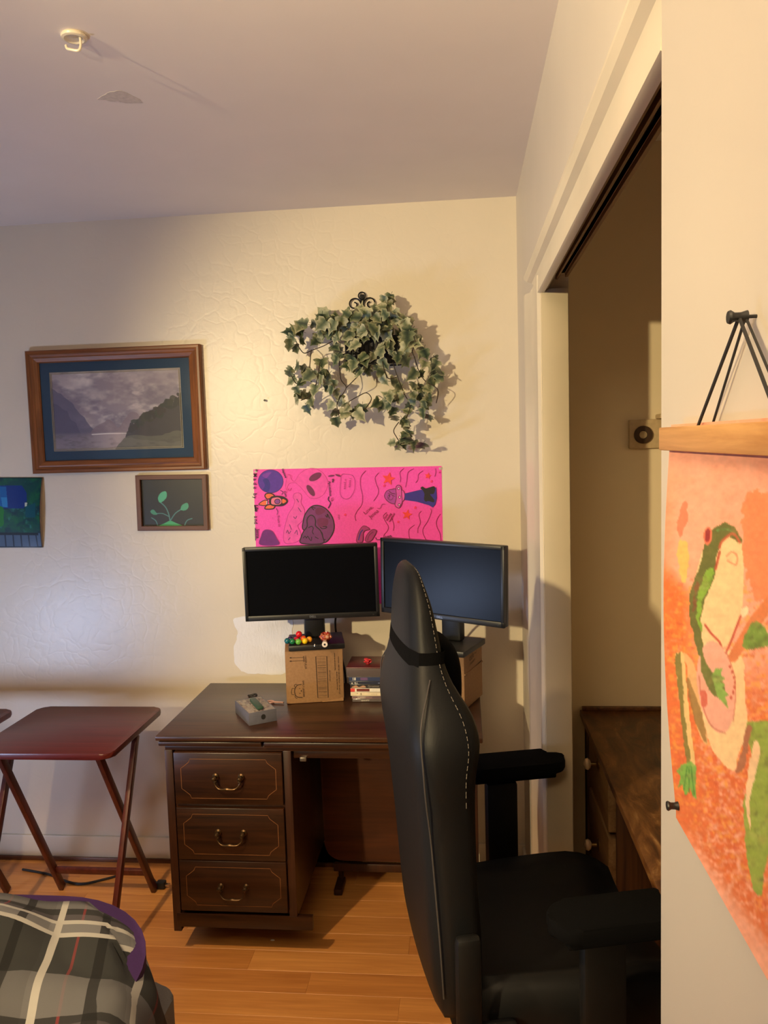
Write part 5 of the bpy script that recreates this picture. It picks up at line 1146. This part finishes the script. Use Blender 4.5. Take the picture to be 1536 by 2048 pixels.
t = nb(); tube(t, [Vector((0, 0, LAMP.z - .05)), Vector((.16, .16, LAMP.z)) - dl * .092], .009, 8); obj('arm', t, m_lampm, fl)

# flush ceiling light above the bed, out of view: gives the steep warm light on floor and desk
pl = thing('ceiling_light', 'flush metal ceiling light above the bed outside the view', 'lamp', (PEND.x, PEND.y, H))
t = nb(); tt = nb(); rgs = [[tt.verts.new((r_ * math.cos(2 * PI * j / 28), r_ * math.sin(2 * PI * j / 28), z_)) for j in range(28)] for r_, z_ in ((.02, -.002), (.10, -.002), (.115, -.06), (.112, -.06), (.097, -.006), (.02, -.006))]; skin(tt, rgs, True); merge(t, tt); obj('shade', t, plain('lamp_shade_metal', (.4, .38, .34), .5), pl)
t = nb(); tube(t, [(0, 0, -.002), (0, 0, -.018)], .018, 12); obj('socket', t, m_lampm, pl)

# torchiere behind the camera, unseen: added to throw warm light on the ceiling
tr_ = thing('added_uplight', 'torchiere with a tilted bowl shade behind the camera, added to light the ceiling', 'lamp', (TORCH.x, TORCH.y - .1, 0))
t = nb(); lathe(t, [(.13, 0), (.13, .015), (.03, .03), (.014, .04)], 28); obj('base', t, m_lampm, tr_)
t = nb(); tube(t, [(0, 0, .03), (0, 0, TORCH.z - .12), Vector((0, .1, TORCH.z)) - lamp_dir(FILL_AZ, FILL_EL) * .085], .011, 10); obj('pole', t, m_lampm, tr_)
t = nb(); tt = nb(); rgs = [[tt.verts.new((r_ * math.cos(2 * PI * j / 28), r_ * math.sin(2 * PI * j / 28), z_)) for j in range(28)] for r_, z_ in ((.03, -.09), (.06, -.07), (.09, -.02), (.092, -.021), (.062, -.074), (.03, -.095))]; skin(tt, rgs, True); merge(t, tt, lamp_dir(FILL_AZ, FILL_EL).to_track_quat('Z', 'Y').to_matrix().to_4x4()); bmesh.ops.translate(t, vec=(0, .1, TORCH.z), verts=t.verts); obj('shade', t, plain('lamp_shade_metal', (.4, .38, .34), .5), tr_)

# small television on a stand left of the bed, out of view: gives the cool light
tvt = math.atan2(-TV_N.x, TV_N.y)
ts = thing('television_stand', 'small dark stand between the bed and the left wall', 'stand', (-2.37, 1.13, 0)); t = nb(); box(t, (0, 0, .40), (.26, .26, .02), .004); obj('stand_top', t, m_dk, ts)
for x in (-.11, .11):
    for y_ in (-.11, .11): t = nb(); box(t, (x, y_, .195), (.025, .025, .39), .003); obj('leg', t, m_dkv, ts)
tv = thing('television', 'small lit television screen at the left outside the view', 'television', (TV.x, TV.y, .411), tvt)
t = nb(); box(t, (0, -.02, TV.z - .411), (.52, .03, .31), .006); box(t, (0, -.02, .03), (.06, .03, .06), .004); box(t, (0, -.02, .006), (.22, .14, .011), .003); obj('housing', t, m_bez, tv)
t = nb(); box(t, (0, -.001, TV.z - .411), (.50, .004, .28)); obj('screen', t, m_scr, tv)
pc = nb(); lathe(pc, [(.001, 0), (.005, .001), (.0035, .003), (.001, .0035)], 5, Matrix.Translation(at(545, 1881, Z=0)) @ Matrix.Scale(1.6, 4, (1, 0, 0))); tag(obj('paper_scrap', pc, plain('paper_white', rgb(226, 220, 206), .8)), 'tiny white scrap on the floor in front of the desk', 'scrap')
